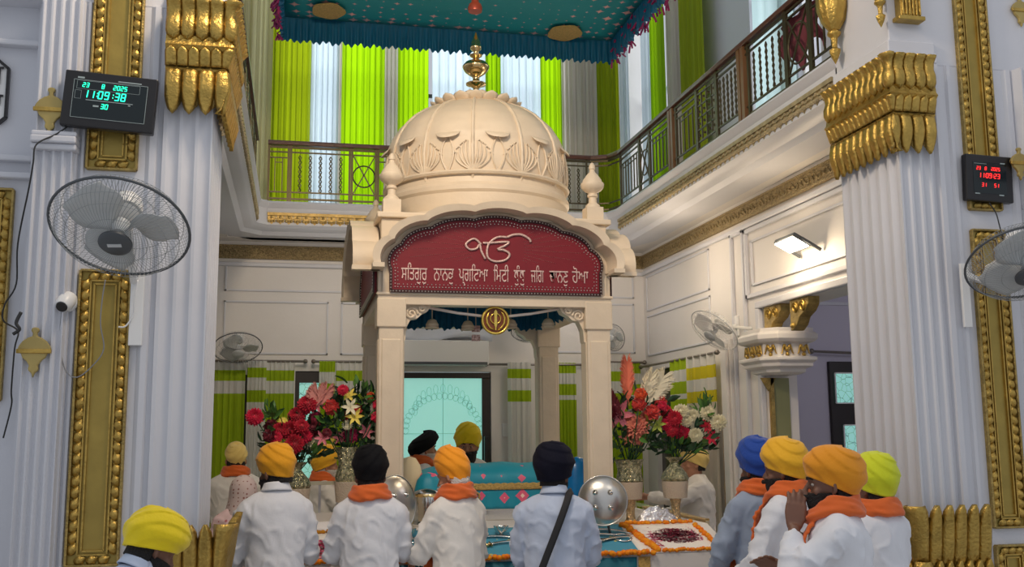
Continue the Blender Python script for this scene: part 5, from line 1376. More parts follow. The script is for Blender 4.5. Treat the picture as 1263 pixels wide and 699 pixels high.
tt_(MB().grid(lambda u, v: (lerp(tx0+.01,tx1-.01,u), ty-.012-.006*sin(u*90)*v, lerp(zg-.015,zb-.02,v)), 90, 6), 'hanging_cloth', RUM, smooth='full', solid=.004, fixn=False)
gb = MB().grid(lambda u, v: (lerp(tx0,tx1,u), ty-.020, lerp(zg+.022,zg-.022,v)+.006*abs(sin(u*70))*(1-v)), 140, 3)
tt_(gb, 'gold_border', GOLDT, smooth='full', solid=.004, fixn=False)
gp = P(583,612,Y=ty-.02)
tt_(MB().tube([(gp.x+cos(2*pi*i/16)*.05, ty-.024, gp.z+sin(2*pi*i/16)*.035) for i in range(16)], .008, 6, closed=True), 'gold_paisley', GOLDT, smooth='full')
# mirror-work side cushions
for px, py, w_, h_, lb, m in ((529,596,.105,.075,'round turquoise floral cushion at the left end of the throne', RUM),(712,592,.10,.17,'bright blue satin cushion at the right end of the throne', mat('blue_satin', S(10,120,190), .25, var=.3)),(505,590,.10,.16,'cream oval backrest cushion at the left pavilion post', mat('cream_cloth', S(236,216,176), .7))):
    q = P(px,py,Y=7.35 if m is not RUM else 7.30)
    yy = 7.62 if 'cream' in lb else (7.35 if m is not RUM else 7.26)
    q = P(px,py,Y=yy)
    tag(MB().lathe([(.001,-1),(.45,-.94),(.8,-.7),(.97,-.35),(1,0),(.97,.35),(.8,.7),(.45,.94),(.001,1)], n=28, mod=lambda a, r_, z: r_*(1+.03*cos(9*a))).build('cushion', m, smooth='full'), lb, 'cushion')
    o = bpy.data.objects[-1] if False else [ob for ob in COL.objects if ob.name.startswith('cushion')][-1]
    o.data.transform(Matrix.Diagonal((w_/1, .09, q.z-ZB if True else h_, 1))); 
    hh = max(.06, q.z+h_-ZB)/2
    o.data.transform(Matrix.Diagonal((1,1,hh/max(1e-6,(q.z-ZB)),1))); o.location = (q.x, yy, ZB+hh+.003)
# silver ornamented box at the left of the throne
q = P(527,620,Y=7.12)
r = empty('silver_casket', (q.x,7.15,ZB)); tag(r, 'ornate silver and gold casket at the left foot of the throne', 'casket')
hh = P(527,602,Y=7.12).z-ZB
MB().lathe([(.09,0),(.10,.02),(.085,.04),(.09,hh*.5),(.10,hh*.8),(.085,hh*.9),(.03,hh)], n=24, mod=lambda a, r_, z: r_*(1+.06*abs(cos(4*a)))).build('body', SILVER, parent=r, smooth=40)
MB().lathe([(.104,hh*.78),(.108,hh*.82),(.104,hh*.86),(.08,hh*.86),(.08,hh*.78)], n=24).build('gold_band', BRASS, parent=r, smooth=40)
# ---- shields ----------------------------------------------------------------------------
def shield(c, ax, R_, label):
    r = empty('steel_shield', c); r.rotation_mode = 'QUATERNION'; r.rotation_quaternion = Vector(ax).normalized().to_track_quat('Z','Y'); tag(r, label, 'shield')
    MB().lathe([(.001,.05),(R_*.3,.048),(R_*.6,.038),(R_*.85,.018),(R_*.97,.0),(R_,.0),(R_,-.006),(R_*.96,-.006),(.001,.04)], n=56).build('dome', STEEL, parent=r, smooth=40)
    MB().tube([(cos(2*pi*i/48)*R_, sin(2*pi*i/48)*R_, 0) for i in range(48)], .005, 6, closed=True).build('rim', STEEL, parent=r, smooth='full')
    for i in range(4):
        a = pi/4+i*pi/2; x, y = cos(a)*R_*.42, sin(a)*R_*.42
        MB().lathe([(.016,.036),(.020,.042),(.016,.048),(.010,.058),(.001,.062)], (x,y,0), 16).build('boss', SILVER, parent=r, smooth=40)
    return r
c = P(743.5,617,Y=6.62); RS = .163
shield(c, (-.28,-1,-.02+.15), RS, 'round steel shield with four bosses leaning at the right front pavilion post')
c2 = P(488,622,Y=6.62)
shield(c2, (.85,-1,.1), .185, 'round steel shield leaning at the left front pavilion post, behind the black turban')
for q, lb in ((c,'right'),(c2,'left')):
    zz = slope(0, 6.62)
    r = MB().bar((q.x-.07,6.70,slope(0,6.70)-.0+.01),(q.x-.02,6.66,q.z-.04),.012).bar((q.x+.07,6.70,slope(0,6.70)+.01),(q.x+.02,6.66,q.z-.04),.012).bar((q.x-.06,6.60,zz+.012),(q.x+.06,6.60,zz+.012),.014)
    tag(r.build('shield_stand', DGREY), 'small dark stand propping up the %s steel shield' % lb, 'stand')
# ---- silver weapons -------------------------------------------------------------------------
def sword(c, ang, L_, label, curve=.12):
    'lies on the sloping shelf'
    sl = atan((ZB-ZA)/(YA2-YA)); r = empty('ceremonial_sword', c); r.rotation_euler = (sl, 0, 0); r.location = c; tag(r, label, 'sword', None)
    def pt(t, o=0): x = (t-.5)*L_; y = curve*L_*(1-(2*t-1)**2)+o; return Vector((x*cos(ang)-y*sin(ang), x*sin(ang)+y*cos(ang), .012))
    MB().tube([pt(t/14) for t in range(2,15)], [.011]*10+[.009,.006,.002], 6, flat=.45).build('blade', SILVER, parent=r, smooth='full')
    MB().tube([pt(-.02), pt(.04), pt(.11)], [.010,.013,.009], 8).build('hilt', BRASS, parent=r, smooth='full')
    MB().bar(pt(.12,-.03), pt(.12,.03), .010).build('cross_guard', BRASS, parent=r)
for i, (px, py, a, L_, lb) in enumerate(((516,662,.35,.34,'curved silver sword left of the orange turban'),(620,664,-.2,.34,'curved silver sword between the orange and navy turbans'),(735,667,.12,.36,'curved gold-hilted sword in front of the right shield'),(752,655,-.25,.30,'smaller curved sword close to the right shield'),(758,676,.3,.30,'curved gold-hilted sword nearest the front garland at right'),(625,676,.15,.28,'short silver sword behind the garland in the middle'))):
    q = P(px, py, Y=6.6); yy = lerp(YA+.08, YA2-.1, (690-py)/45.); x = P(px, py, Y=yy).x
    sword(Vector((x, yy, slope(x, yy)+.012)), a, L_, lb)
for i, (px, py, R_, lb) in enumerate(((508,672,.05,'silver ring quoit at the left of the display shelf'),(640,655,.055,'silver ring quoit beside the navy turban'),(768,668,.06,'silver ring quoit between the two right swords'),(722,680,.04,'small silver ring quoit near the strap of the pale shirt'))):
    yy = lerp(YA+.08, YA2-.1, (690-py)/45.); x = P(px, py, Y=yy).x; z = slope(x, yy)+.016
    tag(MB().tube([(x+cos(2*pi*i/30)*R_, yy+sin(2*pi*i/30)*R_*.95, z+sin(2*pi*i/30)*R_*.3) for i in range(30)], .006, 6, closed=True).build('steel_quoit', SILVER, smooth='full'), lb, 'quoit')
for i, (px, py, R_, lb) in enumerate(((504,652,.05,'small silver bowl beside the left casket'),(522,676,.06,'silver bowl on the display shelf left of the orange turban'),(618,652,.05,'small silver bowl behind the swords in the middle'),(540,668,.045,'small silver bowl hidden partly by the orange scarf'))):
    yy = lerp(YA+.08, YA2-.1, (690-py)/45.); x = P(px, py, Y=yy).x; z = slope(x, yy)
    o = MB().lathe([(R_*.45,.0),(R_*.5,.012),(R_*.85,.03),(R_,.055),(R_*.96,.055),(R_*.8,.034),(R_*.3,.016),(.001,.014)], n=24, mod=lambda a, r_, zz: r_*(1+.03*cos(12*a))).build('silver_bowl', SILVER, smooth=50); o.location = (x, yy, z+.02); tag(o, lb, 'bowl')
# crumpled silver foil wrap behind the right petals, low gold rail at far right
q = P(808,634,Y=6.98)
rnd = random.Random(3)
tag(MB().grid(lambda u, v: (q.x-.14+.30*u, 6.93+.10*v, ZB+.01+.13*sin(pi*u)**.7*(sin(pi*v)**.8)*(.8+.3*noise.noise(Vector((u*7,v*5,1))))), 26, 12).build('foil_wrap', mat('clear_foil', (.8,.8,.82), .12, .8, bump=1, bscale=30), smooth=20, fixn=False), 'crumpled silver foil wrap behind the right petal cloth', 'foil')
r = empty('gold_rail', P(880,640,Y=7.3)); tag(r, 'low cream and gold railing at the right end of the dais', 'railing'); inv = Matrix.Translation(-r.location)
pa, pb = P(845,625,Y=7.9), P(884,640,Y=7.1); pa.x = min(pa.x, 2.9)
pb = Vector((DX1+.07, 7.0, pb.z)); pa = Vector((DX1+.07, 8.6, pb.z+.02))
MB().bar(pa, pb, .03).build('top_rail', BRASS, parent=r).data.transform(inv)
for i in range(8):
    c = pa.lerp(pb, i/7); MB().tube([(c.x,c.y,0),(c.x,c.y,c.z)], .016, 8).build('baluster', mat('pale_gold_metal', S(226,214,180), .3, .7), parent=r).data.transform(inv)
# ---- vases ---------------------------------------------------------------------------------
GLASSG = mat('gold_mosaic_glass', (.72,.66,.42), .12, .85, bump=1.0, bscale=70, var=.7, vscale=45, var2=(.10,.13,.07))
WOVEN = mat('white_woven_band', S(226,208,184), .6, bump=1, bscale=160)
COPP = mat('gold_glass_foot', (.78,.56,.30), .12, .9, bump=.8, bscale=60, var=.5, vscale=50)
def vase(px, pyb, Y, H, kind, label, floor=None):
    q = P(px, pyb, Y=Y); z0 = floor if floor is not None else ZB
    r = empty('glass_vase', (q.x, Y, z0)); tag(r, label, 'vase'); s = H
    foot = [(.001,0),(.085,0),(.085,.02),(.07,.04),(.06,.14),(.065,.25),(.085,.36),(.001,.36)]
    MB().lathe([(a*s*1.15,b*s) for a, b in foot], n=24).build('foot', COPP, parent=r, smooth=40)
    band = [(.10,.36),(.165,.37),(.19,.62),(.19,.64),(.10,.64)] if kind < 2 else [(.08,.36),(.125,.37),(.145,.62),(.145,.64),(.08,.64)]
    MB().lathe([(a*s*1.15,b*s) for a, b in band], n=32).build('woven_band', WOVEN, parent=r, smooth=40)
    if kind == 0: top = [(.18,.64),(.195,.66),(.17,.80),(.17,.84),(.20,.98),(.21,1.0),(.19,1.0),(.15,.86),(.15,.66)]
    elif kind == 2: top = [(.13,.64),(.14,.70),(.10,.86),(.10,.9),(.13,1.1),(.115,1.1),(.085,.9),(.10,.66)]
    else: top = [(.18,.64),(.20,.68),(.17,.77),(.075,.90),(.06,.93),(.09,.98),(.135,1.03),(.12,1.03),(.05,.94),(.05,.70)]
    MB().lathe([(a*s*1.15,b*s) for a, b in top], n=32).build('glass_body', GLASSG, parent=r, smooth=40)
    return Vector((q.x, Y, z0+H*(.98 if kind == 0 else .98)))
# ---- blooms ---------------------------------------------------------------------------------
BM = {}
def petal_cols(n, a, b): return mat('petal_'+n, a, .6, var=.5, vscale=25, var2=b, sheen=.2)
PC = {'red': petal_cols('crimson', S(222,22,58), S(150,6,30)), 'dark': petal_cols('maroon', S(140,16,44), S(90,8,26)), 'white': petal_cols('ivory', S(240,232,206), S(212,204,160)),
      'pink': petal_cols('pink', S(236,150,160), S(200,80,100)), 'coral': petal_cols('coral', S(226,74,56), S(180,36,40)), 'peach': petal_cols('peach', S(236,160,130), S(206,96,84)),
      'yellow': petal_cols('yellow', S(240,226,110), S(226,196,70)), 'orange': petal_cols('orange', S(240,110,50), S(206,60,30)), 'magenta': petal_cols('magenta', S(196,24,90), S(130,10,60)),
      'lime': petal_cols('lime', S(196,206,90), S(140,160,50)), 'hot': petal_cols('hot_pink', S(236,30,80), S(190,10,50))}
LEAFM = mat('dark_leaf', S(44,84,48), .5, var=.5, vscale=20, var2=S(20,44,28))
LEAFL = mat('fresh_leaf', S(96,140,60), .5, var=.4, vscale=20, var2=S(50,96,40))
def bloom_mesh(kind):
    mb = MB(); rnd = random.Random(len(kind)*13)
    def petal(th, ph, L_, w, cup, r0_=.1, tipz=0):
        'th azimuth, ph elevation from +z axis'
        d = Vector((cos(th)*sin(ph), sin(th)*sin(ph), cos(ph))); s = Vector((-sin(th), cos(th), 0)); n = s.cross(d)
        def fn(u, v):
            q = (v-.5)*2; ww = w*sin(pi*min(1, .12+.85*u))**.7; p = d*(r0_+(L_-r0_)*u)+s*q*ww*.5+n*(-cup*(u*u)+cup*.6*q*q*u)
            return tuple(p)
        mb.grid(fn, 3, 2)
    if kind == 'dahlia':
        for ring, (ph, n, L_) in enumerate(((1.75,16,.95),(1.5,18,1.0),(1.25,17,.98),(1.0,15,.94),(.75,12,.88),(.5,9,.82),(.25,5,.76))):
            for i in range(n): petal(2*pi*(i+.5*(ring%2))/n+rnd.uniform(-.06,.06), ph+rnd.uniform(-.06,.06), L_*rnd.uniform(.93,1.05), .34, -.10, .3)
        mb.ball((0,0,0), .55, 6)
    elif kind == 'rose':
        for ring, (ph, n, L_, c_) in enumerate(((1.55,6,1.0,-.35),(1.15,6,.92,-.38),(.8,5,.85,-.4),(.45,4,.78,-.35),(.2,3,.7,-.2))):
            for i in range(n): petal(2*pi*(i+.5*(ring%2))/n, ph, L_, .95-.12*ring, c_, .1)
        mb.ball((0,0,.15), .42, 6)
    elif kind == 'lily':
        for i in range(6): petal(2*pi*i/6, 1.05+.15*(i%2), 1.25, .48, -.35, .05)
        for i in range(5): mb.bar((0,0,.1), (cos(i*1.26)*.25, sin(i*1.26)*.25, .65), .03)
    elif kind == 'daisy':
        for i in range(18): petal(2*pi*i/18, 1.35, 1.0, .30, -.1, .1)
        for i in range(14): petal(2*pi*i/14, 1.05, .8, .28, -.1, .1)
        mb.ball((0,0,.12), .3, 6, (1,1,.6))
    elif kind == 'bud':
        mb.ball((0,0,0), .6, 6, (.8,.8,1.2))
        for i in range(5): petal(2*pi*i/5, .5, .95, .5, -.25, .1)
    return mb
def bloom(kind, col, p, r, parent, inv, face=None):
    key = (kind, col)
    if key not in BM:
        o = bloom_mesh(kind).build('bloom', PC[col], smooth='full', fixn=False); BM[key] = o
    else:
        o = BM[key].copy(); COL.objects.link(o)
    o.parent = parent; o.location = inv @ Vector(p); o.scale = (r, r, r)
    o.rotation_mode = 'QUATERNION'
    d = Vector(face) if face else (Vector((0, 0, CZ))-Vector(p)).normalized()+Vector((random.uniform(-.4,.4), 0, random.uniform(-.1,.6)))
    o.rotation_quaternion = d.normalized().to_track_quat('Z', 'Y')
    return o
def leaves(mb, c, n, spread, L_, rnd, up_=.3):
    for i in range(n):
        p = Vector(c)+Vector((rnd.gauss(0, spread[0]), rnd.gauss(0, spread[1]), rnd.gauss(0, spread[2])))
        d = (p-Vector(c)); d = (d.normalized() if d.length > .001 else Vector((0,0,1)))+Vector((rnd.uniform(-.5,.5), rnd.uniform(-.5,.5), rnd.uniform(-.3,.6)+up_)); d.normalize()
        s = d.cross(Vector((rnd.uniform(-1,1), rnd.uniform(-1,1), rnd.uniform(-1,1)))).normalized(); n_ = s.cross(d); l = L_*rnd.uniform(.6,1.2); w = l*rnd.uniform(.3,.5)
        def fn(u, v): q = (v-.5)*2; return tuple(p+d*l*u+s*q*w*.5*sin(pi*(.05+.93*u))+n_*(-l*.3*u*u+.1*l*q*q))
        mb.grid(fn, 4, 2)
def plume(pa, pb, w, m, parent, inv, curl=0):
    'feathery plume from pa to pb'
    pa = Vector(pa); pb = Vector(pb); d = pb-pa; L_ = d.length; d.normalize(); s = d.cross(Vector((0,-1,.1))).normalized(); mb = MB(); rnd = random.Random(int(L_*999))
    def C_(t): return pa+d*L_*t+s*curl*L_*sin(t*pi*.5)**2
    mb.tube([C_(t/8) for t in range(9)], [.004-.0003*t for t in range(9)], 5)
    for i in range(70):
        t = .12+.88*i/70; ww = w*sin(pi*(.12+.80*t))**.7
        for sg in (-1, 1):
            a = C_(t); b = a+s*sg*ww*.6*rnd.uniform(.8,1.1)+d*.05+Vector((0,rnd.uniform(-.02,.02),0)); c_ = a+s*sg*ww*rnd.uniform(.85,1.1)+d*.085+Vector((0,rnd.uniform(-.03,.03),-.01))
            q = d*.009
            mb.add([a-q, b-q, c_, b+q, a+q], [(0,1,3,4),(1,2,3)])
    o = mb.build('feather_plume', m, parent=parent, fixn=False); o.data.transform(inv); return o
def bouquet(vt, label, items, green, Y, leafspec, nleaf, feathers=(), seed=1):
    r = empty('flower_arrangement', vt); tag(r, label, 'flower arrangement'); inv = Matrix.Translation(-vt); rnd = random.Random(seed); st_ = MB()
    random.seed(seed)
    for px, py, rp, kind, col in items:
        y = Y+rnd.uniform(-.10,.08); p = P(px, py, Y=y); rr = rp*p.length/F*1.02
        bloom(kind, col, p, rr, r, inv)
        mid = vt.lerp(p, .55)+Vector((0,0,-.05)); 
        s1 = MB().tube([vt+Vector((rnd.uniform(-.02,.02),rnd.uniform(-.02,.02),-.06)), mid, p], .004, 5); s1.build('stem', LEAFM, parent=r, smooth='full').data.transform(inv)
    for i, (px, py, sp) in enumerate(leafspec):
        mb = MB(); c = P(px, py, Y=Y+.10); leaves(mb, c, nleaf, (sp[0], .07, sp[1]), .085, rnd)
        o = mb.build('foliage', LEAFM if i % 3 else LEAFL, parent=r, smooth='full', fixn=False); o.data.transform(inv)
    for (a, b, w, m, cu) in feathers: plume(P(*a, Y=Y+.05), P(*b, Y=Y+.05), w, m, r, inv, cu)
    return r
# right pair
YV = 7.05
v1 = vase(778, 645, YV, .44, 0, 'gold mosaic glass vase with white woven band, left of the two right vases')
v2 = vase(834, 642, YV+.0, .44, 1, 'hourglass gold glass vase with white woven band, right of the two right vases')
CORALF = mat('coral_plume', S(240,130,100), .8, var=.2); CREAMF = mat('cream_plume', S(236,226,196), .8, var=.15); MARF = mat('maroon_plume', S(146,56,66), .8, var=.3); PINKF = mat('pink_plume', S(226,150,140), .8, var=.3)
bouquet(v1, 'tall bouquet with coral feather, cream feather fan and red roses beside the right pavilion post',
  [(788,498,9,'rose','coral'),(790,486,8,'rose','orange'),(812,495,10,'rose','coral'),(805,508,10,'rose','coral'),(817,500,6,'rose','hot'),(763,512,16,'lily','pink'),(753,508,8,'dahlia','dark'),(786,527,15,'dahlia','peach'),(778,518,8,'rose','peach'),(800,518,8,'lily','yellow'),(811,524,9,'lily','lime'),(775,540,10,'lily','peach'),(796,512,6,'rose','peach'),(757,530,7,'bud','lime'),(789,542,7,'dahlia','peach')],
  None, YV, [(772,552,(.09,.05)),(800,545,(.07,.05)),(760,545,(.05,.05)),(780,535,(.10,.06)),(795,510,(.07,.06)),(770,505,(.05,.05))], 34,
  [((776,500),(771,447),.055,CORALF,.05),((796,502),(815,462),.10,CREAMF,.1),((792,500),(804,463),.06,CREAMF,.0),((766,520),(754,485),.05,MARF,-.1)], seed=4)
bouquet(v2, 'round bouquet of red and ivory dahlias on the right side of the dais',
  [(821,508,9,'dahlia','red'),(832,516,9.5,'dahlia','red'),(824,523,9,'dahlia','hot'),(841,533,10,'dahlia','hot'),(840,508,10,'dahlia','white'),(847,519,8,'dahlia','white'),(855,513,8,'dahlia','white'),(873,510,9.5,'dahlia','white'),(886,521,10,'dahlia','white'),(858,537,9,'dahlia','white'),(872,526,8,'lily','red'),(877,540,8,'lily','hot'),(829,531,8,'dahlia','red')],
  None, YV, [(840,550,(.10,.025)),(856,550,(.08,.02)),(828,552,(.06,.02)),(868,512,(.02,.04)),(850,535,(.08,.04))], 40, seed=6)
v3 = vase(427, 640, YV, .50, 2, 'gold mosaic glass vase behind the black turban on the left side of the dais')
v4 = vase(364, 640, YV, .44, 1, 'gold glass vase mostly hidden behind the orange-yellow turban at left')
bouquet(v3, 'tall bouquet of roses, daisies and green leaves beside the left pavilion post',
  [(423,481,7,'dahlia','hot'),(440,505,7.5,'rose','coral'),(425,513,7,'rose','coral'),(409,502,10,'rose','coral'),(432,502,9,'lily','white'),(438,514,9,'lily','yellow'),(429,524,7,'daisy','white'),(466,499,7,'rose','hot'),(464,514,7,'rose','hot'),(433,537,10,'dahlia','magenta'),(452,532,8,'lily','pink'),(431,488,8,'lily','yellow'),(448,490,5,'bud','lime'),(457,488,5,'rose','orange'),(420,540,8,'lily','pink'),(410,543,5,'bud','yellow'),(403,534,6,'dahlia','dark'),(444,523,5,'bud','white')],
  None, YV, [(445,492,(.05,.04)),(455,505,(.04,.05)),(430,495,(.06,.05)),(420,525,(.06,.05)),(445,530,(.06,.05)),(410,515,(.04,.05)),(455,525,(.04,.05)),(437,545,(.06,.03))], 40, seed=8)
bouquet(v4, 'wide bouquet of crimson dahlias with one bloom reaching far left toward the green curtain',
  [(314,514,10.5,'dahlia','hot'),(379,499,12,'dahlia','red'),(366,513,11,'dahlia','red'),(357,531,12,'dahlia','red'),(385,528,11,'dahlia','dark'),(363,548,12,'dahlia','red'),(345,530,9,'dahlia','red'),(335,526,9,'rose','dark'),(332,537,8,'rose','dark'),(349,520,6,'daisy','yellow'),(372,526,9,'dahlia','red'),(383,544,11,'dahlia','white'),(391,500,8,'lily','pink'),(376,538,9,'dahlia','hot'),(388,516,8,'dahlia','magenta'),(398,540,8,'lily','pink'),(340,540,8,'dahlia','hot')],
  None, YV, [(372,560,(.08,.02)),(382,560,(.05,.02)),(350,540,(.06,.03)),(335,515,(.02,.04)),(378,530,(.08,.04))], 40,
  [((386,510),(388,483),.07,PINKF,.15),((392,505),(400,482),.06,PINKF,.1)], seed=9)
# ---- people -------------------------------------------------------------------------------
SKIN = mat('brown_skin', S(176,126,98), .5, var=.12, vscale=8, bump=.05)
SKIND = mat('deep_brown_skin', S(122,84,66), .5, var=.15, vscale=8, bump=.05)
def cloth_m(n, c, v=.06, tr=0): return mat(n, c, .85, var=v, vscale=4, bump=.12, bscale=26, sheen=.25, trans=tr)
KW = cloth_m('white_cotton', S(226,228,234)); KW2 = cloth_m('warm_white_cotton', S(232,228,222)); KB = cloth_m('pale_blue_cotton', S(190,202,224)); KG = cloth_m('grey_blue_cotton', S(150,164,186))
TRW = cloth_m('trouser_cotton', S(206,206,210)); TRD = cloth_m('dark_trouser_cotton', S(60,64,76))
ORS = cloth_m('orange_scarf_cotton', S(222,102,34), .2); 
def tcol(n, c): return mat('turban_'+n, c, .8, var=.12, vscale=5, bump=.15, bscale=50, sheen=.2 if max(c) > .1 else .02, spec=.5 if max(c) > .1 else .2)
TURB = {'mustard': tcol('mustard', S(238,164,10)), 'yellow': tcol('yellow', S(242,214,10)), 'black': tcol('black', S(13,13,17)), 'navy': tcol('navy', S(13,14,32)), 'orange': tcol('orange', S(248,156,14)),
        'blue': tcol('blue', S(14,66,158)), 'amber': tcol('amber', S(240,180,30)), 'lime': tcol('lime', S(214,222,30)), 'peach': tcol('peach', S(236,206,120)), 'gold': tcol('golden', S(232,150,12))}
BEARD = {'black': mat('black_beard', S(26,22,22), .8, bump=.8, bscale=120), 'white': mat('white_beard', S(214,210,204), .8, bump=.8, bscale=120), 'grey': mat('grey_beard', S(110,104,100), .8, bump=.8, bscale=120)}
def remesh(mb, name, m, voxel, parent, smooth_it=3, post=None):
    o = mb.build(name+'_raw', m, fixn=True)
    r = o.modifiers.new('r', 'REMESH'); r.mode = 'VOXEL'; r.voxel_size = voxel
    dg = bpy.context.evaluated_depsgraph_get(); dg.update()
    me = bpy.data.meshes.new_from_object(o.evaluated_get(dg)); bpy.data.objects.remove(o)
    bm = bmesh.new(); bm.from_mesh(me)
    for i in range(smooth_it): bmesh.ops.smooth_vert(bm, verts=bm.verts, factor=.5, use_axis_x=True, use_axis_y=True, use_axis_z=True)
    bm.normal_update()
    if post:
        dl = [post(v.co, v.normal) for v in bm.verts]
        for v, d in zip(bm.verts, dl): v.co += d
    bm.to_mesh(me); bm.free()
    me.name = name; me.materials.clear(); me.materials.append(m)
    me.polygons.foreach_set('use_smooth', [True]*len(me.polygons))
    n = bpy.data.objects.new(name, me); COL.objects.link(n); n.parent = parent
    return n
def ell_tube(mb, secs, n=20):
    'secs = [(centre, rx, ry)] stacked horizontal ellipses'
    vs = []; fs = []
    for c, rx, ry in secs:
        for j in range(n): a = 2*pi*j/n; vs.append((c[0]+rx*cos(a), c[1]+ry*sin(a), c[2]))
    for i in range(len(secs)-1):
        for j in range(n): fs.append((i*n+j, i*n+(j+1)%n, (i+1)*n+(j+1)%n, (i+1)*n+j))
    fs.append(tuple(range(n))[::-1]); fs.append(tuple((len(secs)-1)*n+j for j in range(n)))
    mb.add(vs, fs)
def hand(mb, w, d, pn, side, curl=.5):
    'w wrist, d direction of fingers, pn palm normal, side: thumb side unit vector'
    d = Vector(d).normalized(); pn = Vector(pn); pn = (pn-d*pn.dot(d)).normalized(); s = d.cross(pn).normalized()
    if s.dot(Vector(side)) < 0: s = -s
    w = Vector(w)
    mb.tube([w-d*.02, w+d*.02, w+d*.05, w+d*.09], [.026,.034,.042,.038], 12, flat=.5) if False else None
    # palm as a flattened block
    for k in range(5):
        o = s*(.034-.017*k); mb.tube([w-d*.015+o*.6, w+d*.045+o, w+d*.088+o], [.013,.0145,.012], 8)
    for k, (L_, off) in enumerate(((.068,.030),(.078,.010),(.073,-.010),(.058,-.030))):
        p = w+d*.085+s*off; a = 0; df = (d+s*off*5.5).normalized(); pts = [p-d*.01]; rad = [.0098]
        for j, q in enumerate((.42,.32,.26)):
            a += curl*(.55 if j == 0 else .7); dd = df*cos(a)+pn*sin(a); p = p+dd*L_*q; pts.append(p); rad.append(.0092-.0009*j)
        mb.tube(pts, rad, 8)
    p = w+d*.022+s*.034; td = (d*.65+s*.62+pn*.35).normalized()
    mb.tube([w+d*.01+s*.018, p, p+td*.034, p+td*.034+(td*.6+d*.4).normalized()*.028], [.014,.014,.0115,.009], 8)
def head(mb, M, ears=True):
    h = MB()
    h.ball((0,-.008,.025), 1, 14, (.076,.096,.100)); h.ball((0,.020,-.045), 1, 12, (.060,.070,.075)); h.ball((0,.050,-.085), 1, 8, (.032,.030,.024))
    h.tube([(0,.088,.025),(0,.103,-.002),(0,.112,-.020)], [.008,.011,.014], 8); h.ball((.010,.098,-.024), .009, 6); h.ball((-.010,.098,-.024), .009, 6)
    for s in (-1, 1):
        h.tube([(s*.010,.088,.036),(s*.030,.084,.040),(s*.052,.066,.036)], [.008,.010,.008], 6)
        h.ball((s*.045,.062,-.015), 1, 8, (.020,.018,.018))
        if ears:
            h.tube([(s*.076,-.004,.020),(s*.086,-.010,.018),(s*.086,-.012,-.010),(s*.076,-.002,-.028)], [.008,.010,.010,.008], 6)
    h.tube([(-.022,.088,-.050),(0,.097,-.048),(.022,.088,-.050)], [.004,.007,.004], 6); h.tube([(-.020,.086,-.059),(0,.095,-.060),(.020,.086,-.059)], [.004,.008,.004], 6)
    mb.add([M @ v for v in h.v], h.f)
def turban(parent, M, m, w=.118, d=.132, h=.155, tilt=0, peak=.25, seed=0, wraps=6, name='turban'):
    'layered wrap; w,d half widths, h height of the wrap above the brow'
    rnd = random.Random(seed); ph = rnd.random()*.5; sd = rnd.choice((-1,1))
    def fn(u, v):
        a = 2*pi*u; fr = sin(a)   # +1 at the front
        t = v
        ang = t*pi*.5*1.0
        prof = (cos(ang)**.62 if ang < pi/2-.001 else 0)
        low = sm(t/.30)
        r = (.74+.26*low)*prof
        z = -.050+.043*fr*(1-.5*t)+(h+.030)*sin(ang)
        # diagonal layered wraps, meeting over the forehead and crossing behind
        lay = (t*wraps*.62 + 1.15*cos(a+sd*.5)*sd + .25*sin(2*a) + ph)
        f = lay-math.floor(lay)
        edge = min(1, f/.10) if f < .10 else 1
        st_ = (.0080*(1-f)*edge+.0008*sin(lay*30)+.004*noise.noise(Vector((cos(a)*2,sin(a)*2,t*3+seed))))*sm((1-t)/.16)
        x = cos(a)*(w*r+st_); y = sin(a)*(d*r+st_)
        # peak leans up and to the rear
        y -= peak*.09*t; z += peak*.05*t*(-fr)*.5
        return M @ (Matrix.Rotation(tilt, 4, 'X') @ Vector((x, y-.006, z+.055)))
    mb = MB().grid(fn, 64, 36); mb.grid(lambda u, v: fn(u, 0)*(1-v)+ (M @ Vector((0,0,.03)))*v, 64, 2)
    o = mb.build(name, m, parent=parent, fixn=True, dbl=.0006, smooth='full'); return o
FN = lambda p, k, s=0: noise.noise(Vector((p.x*k+s, p.y*k+s*2, p.z*k*.45)))
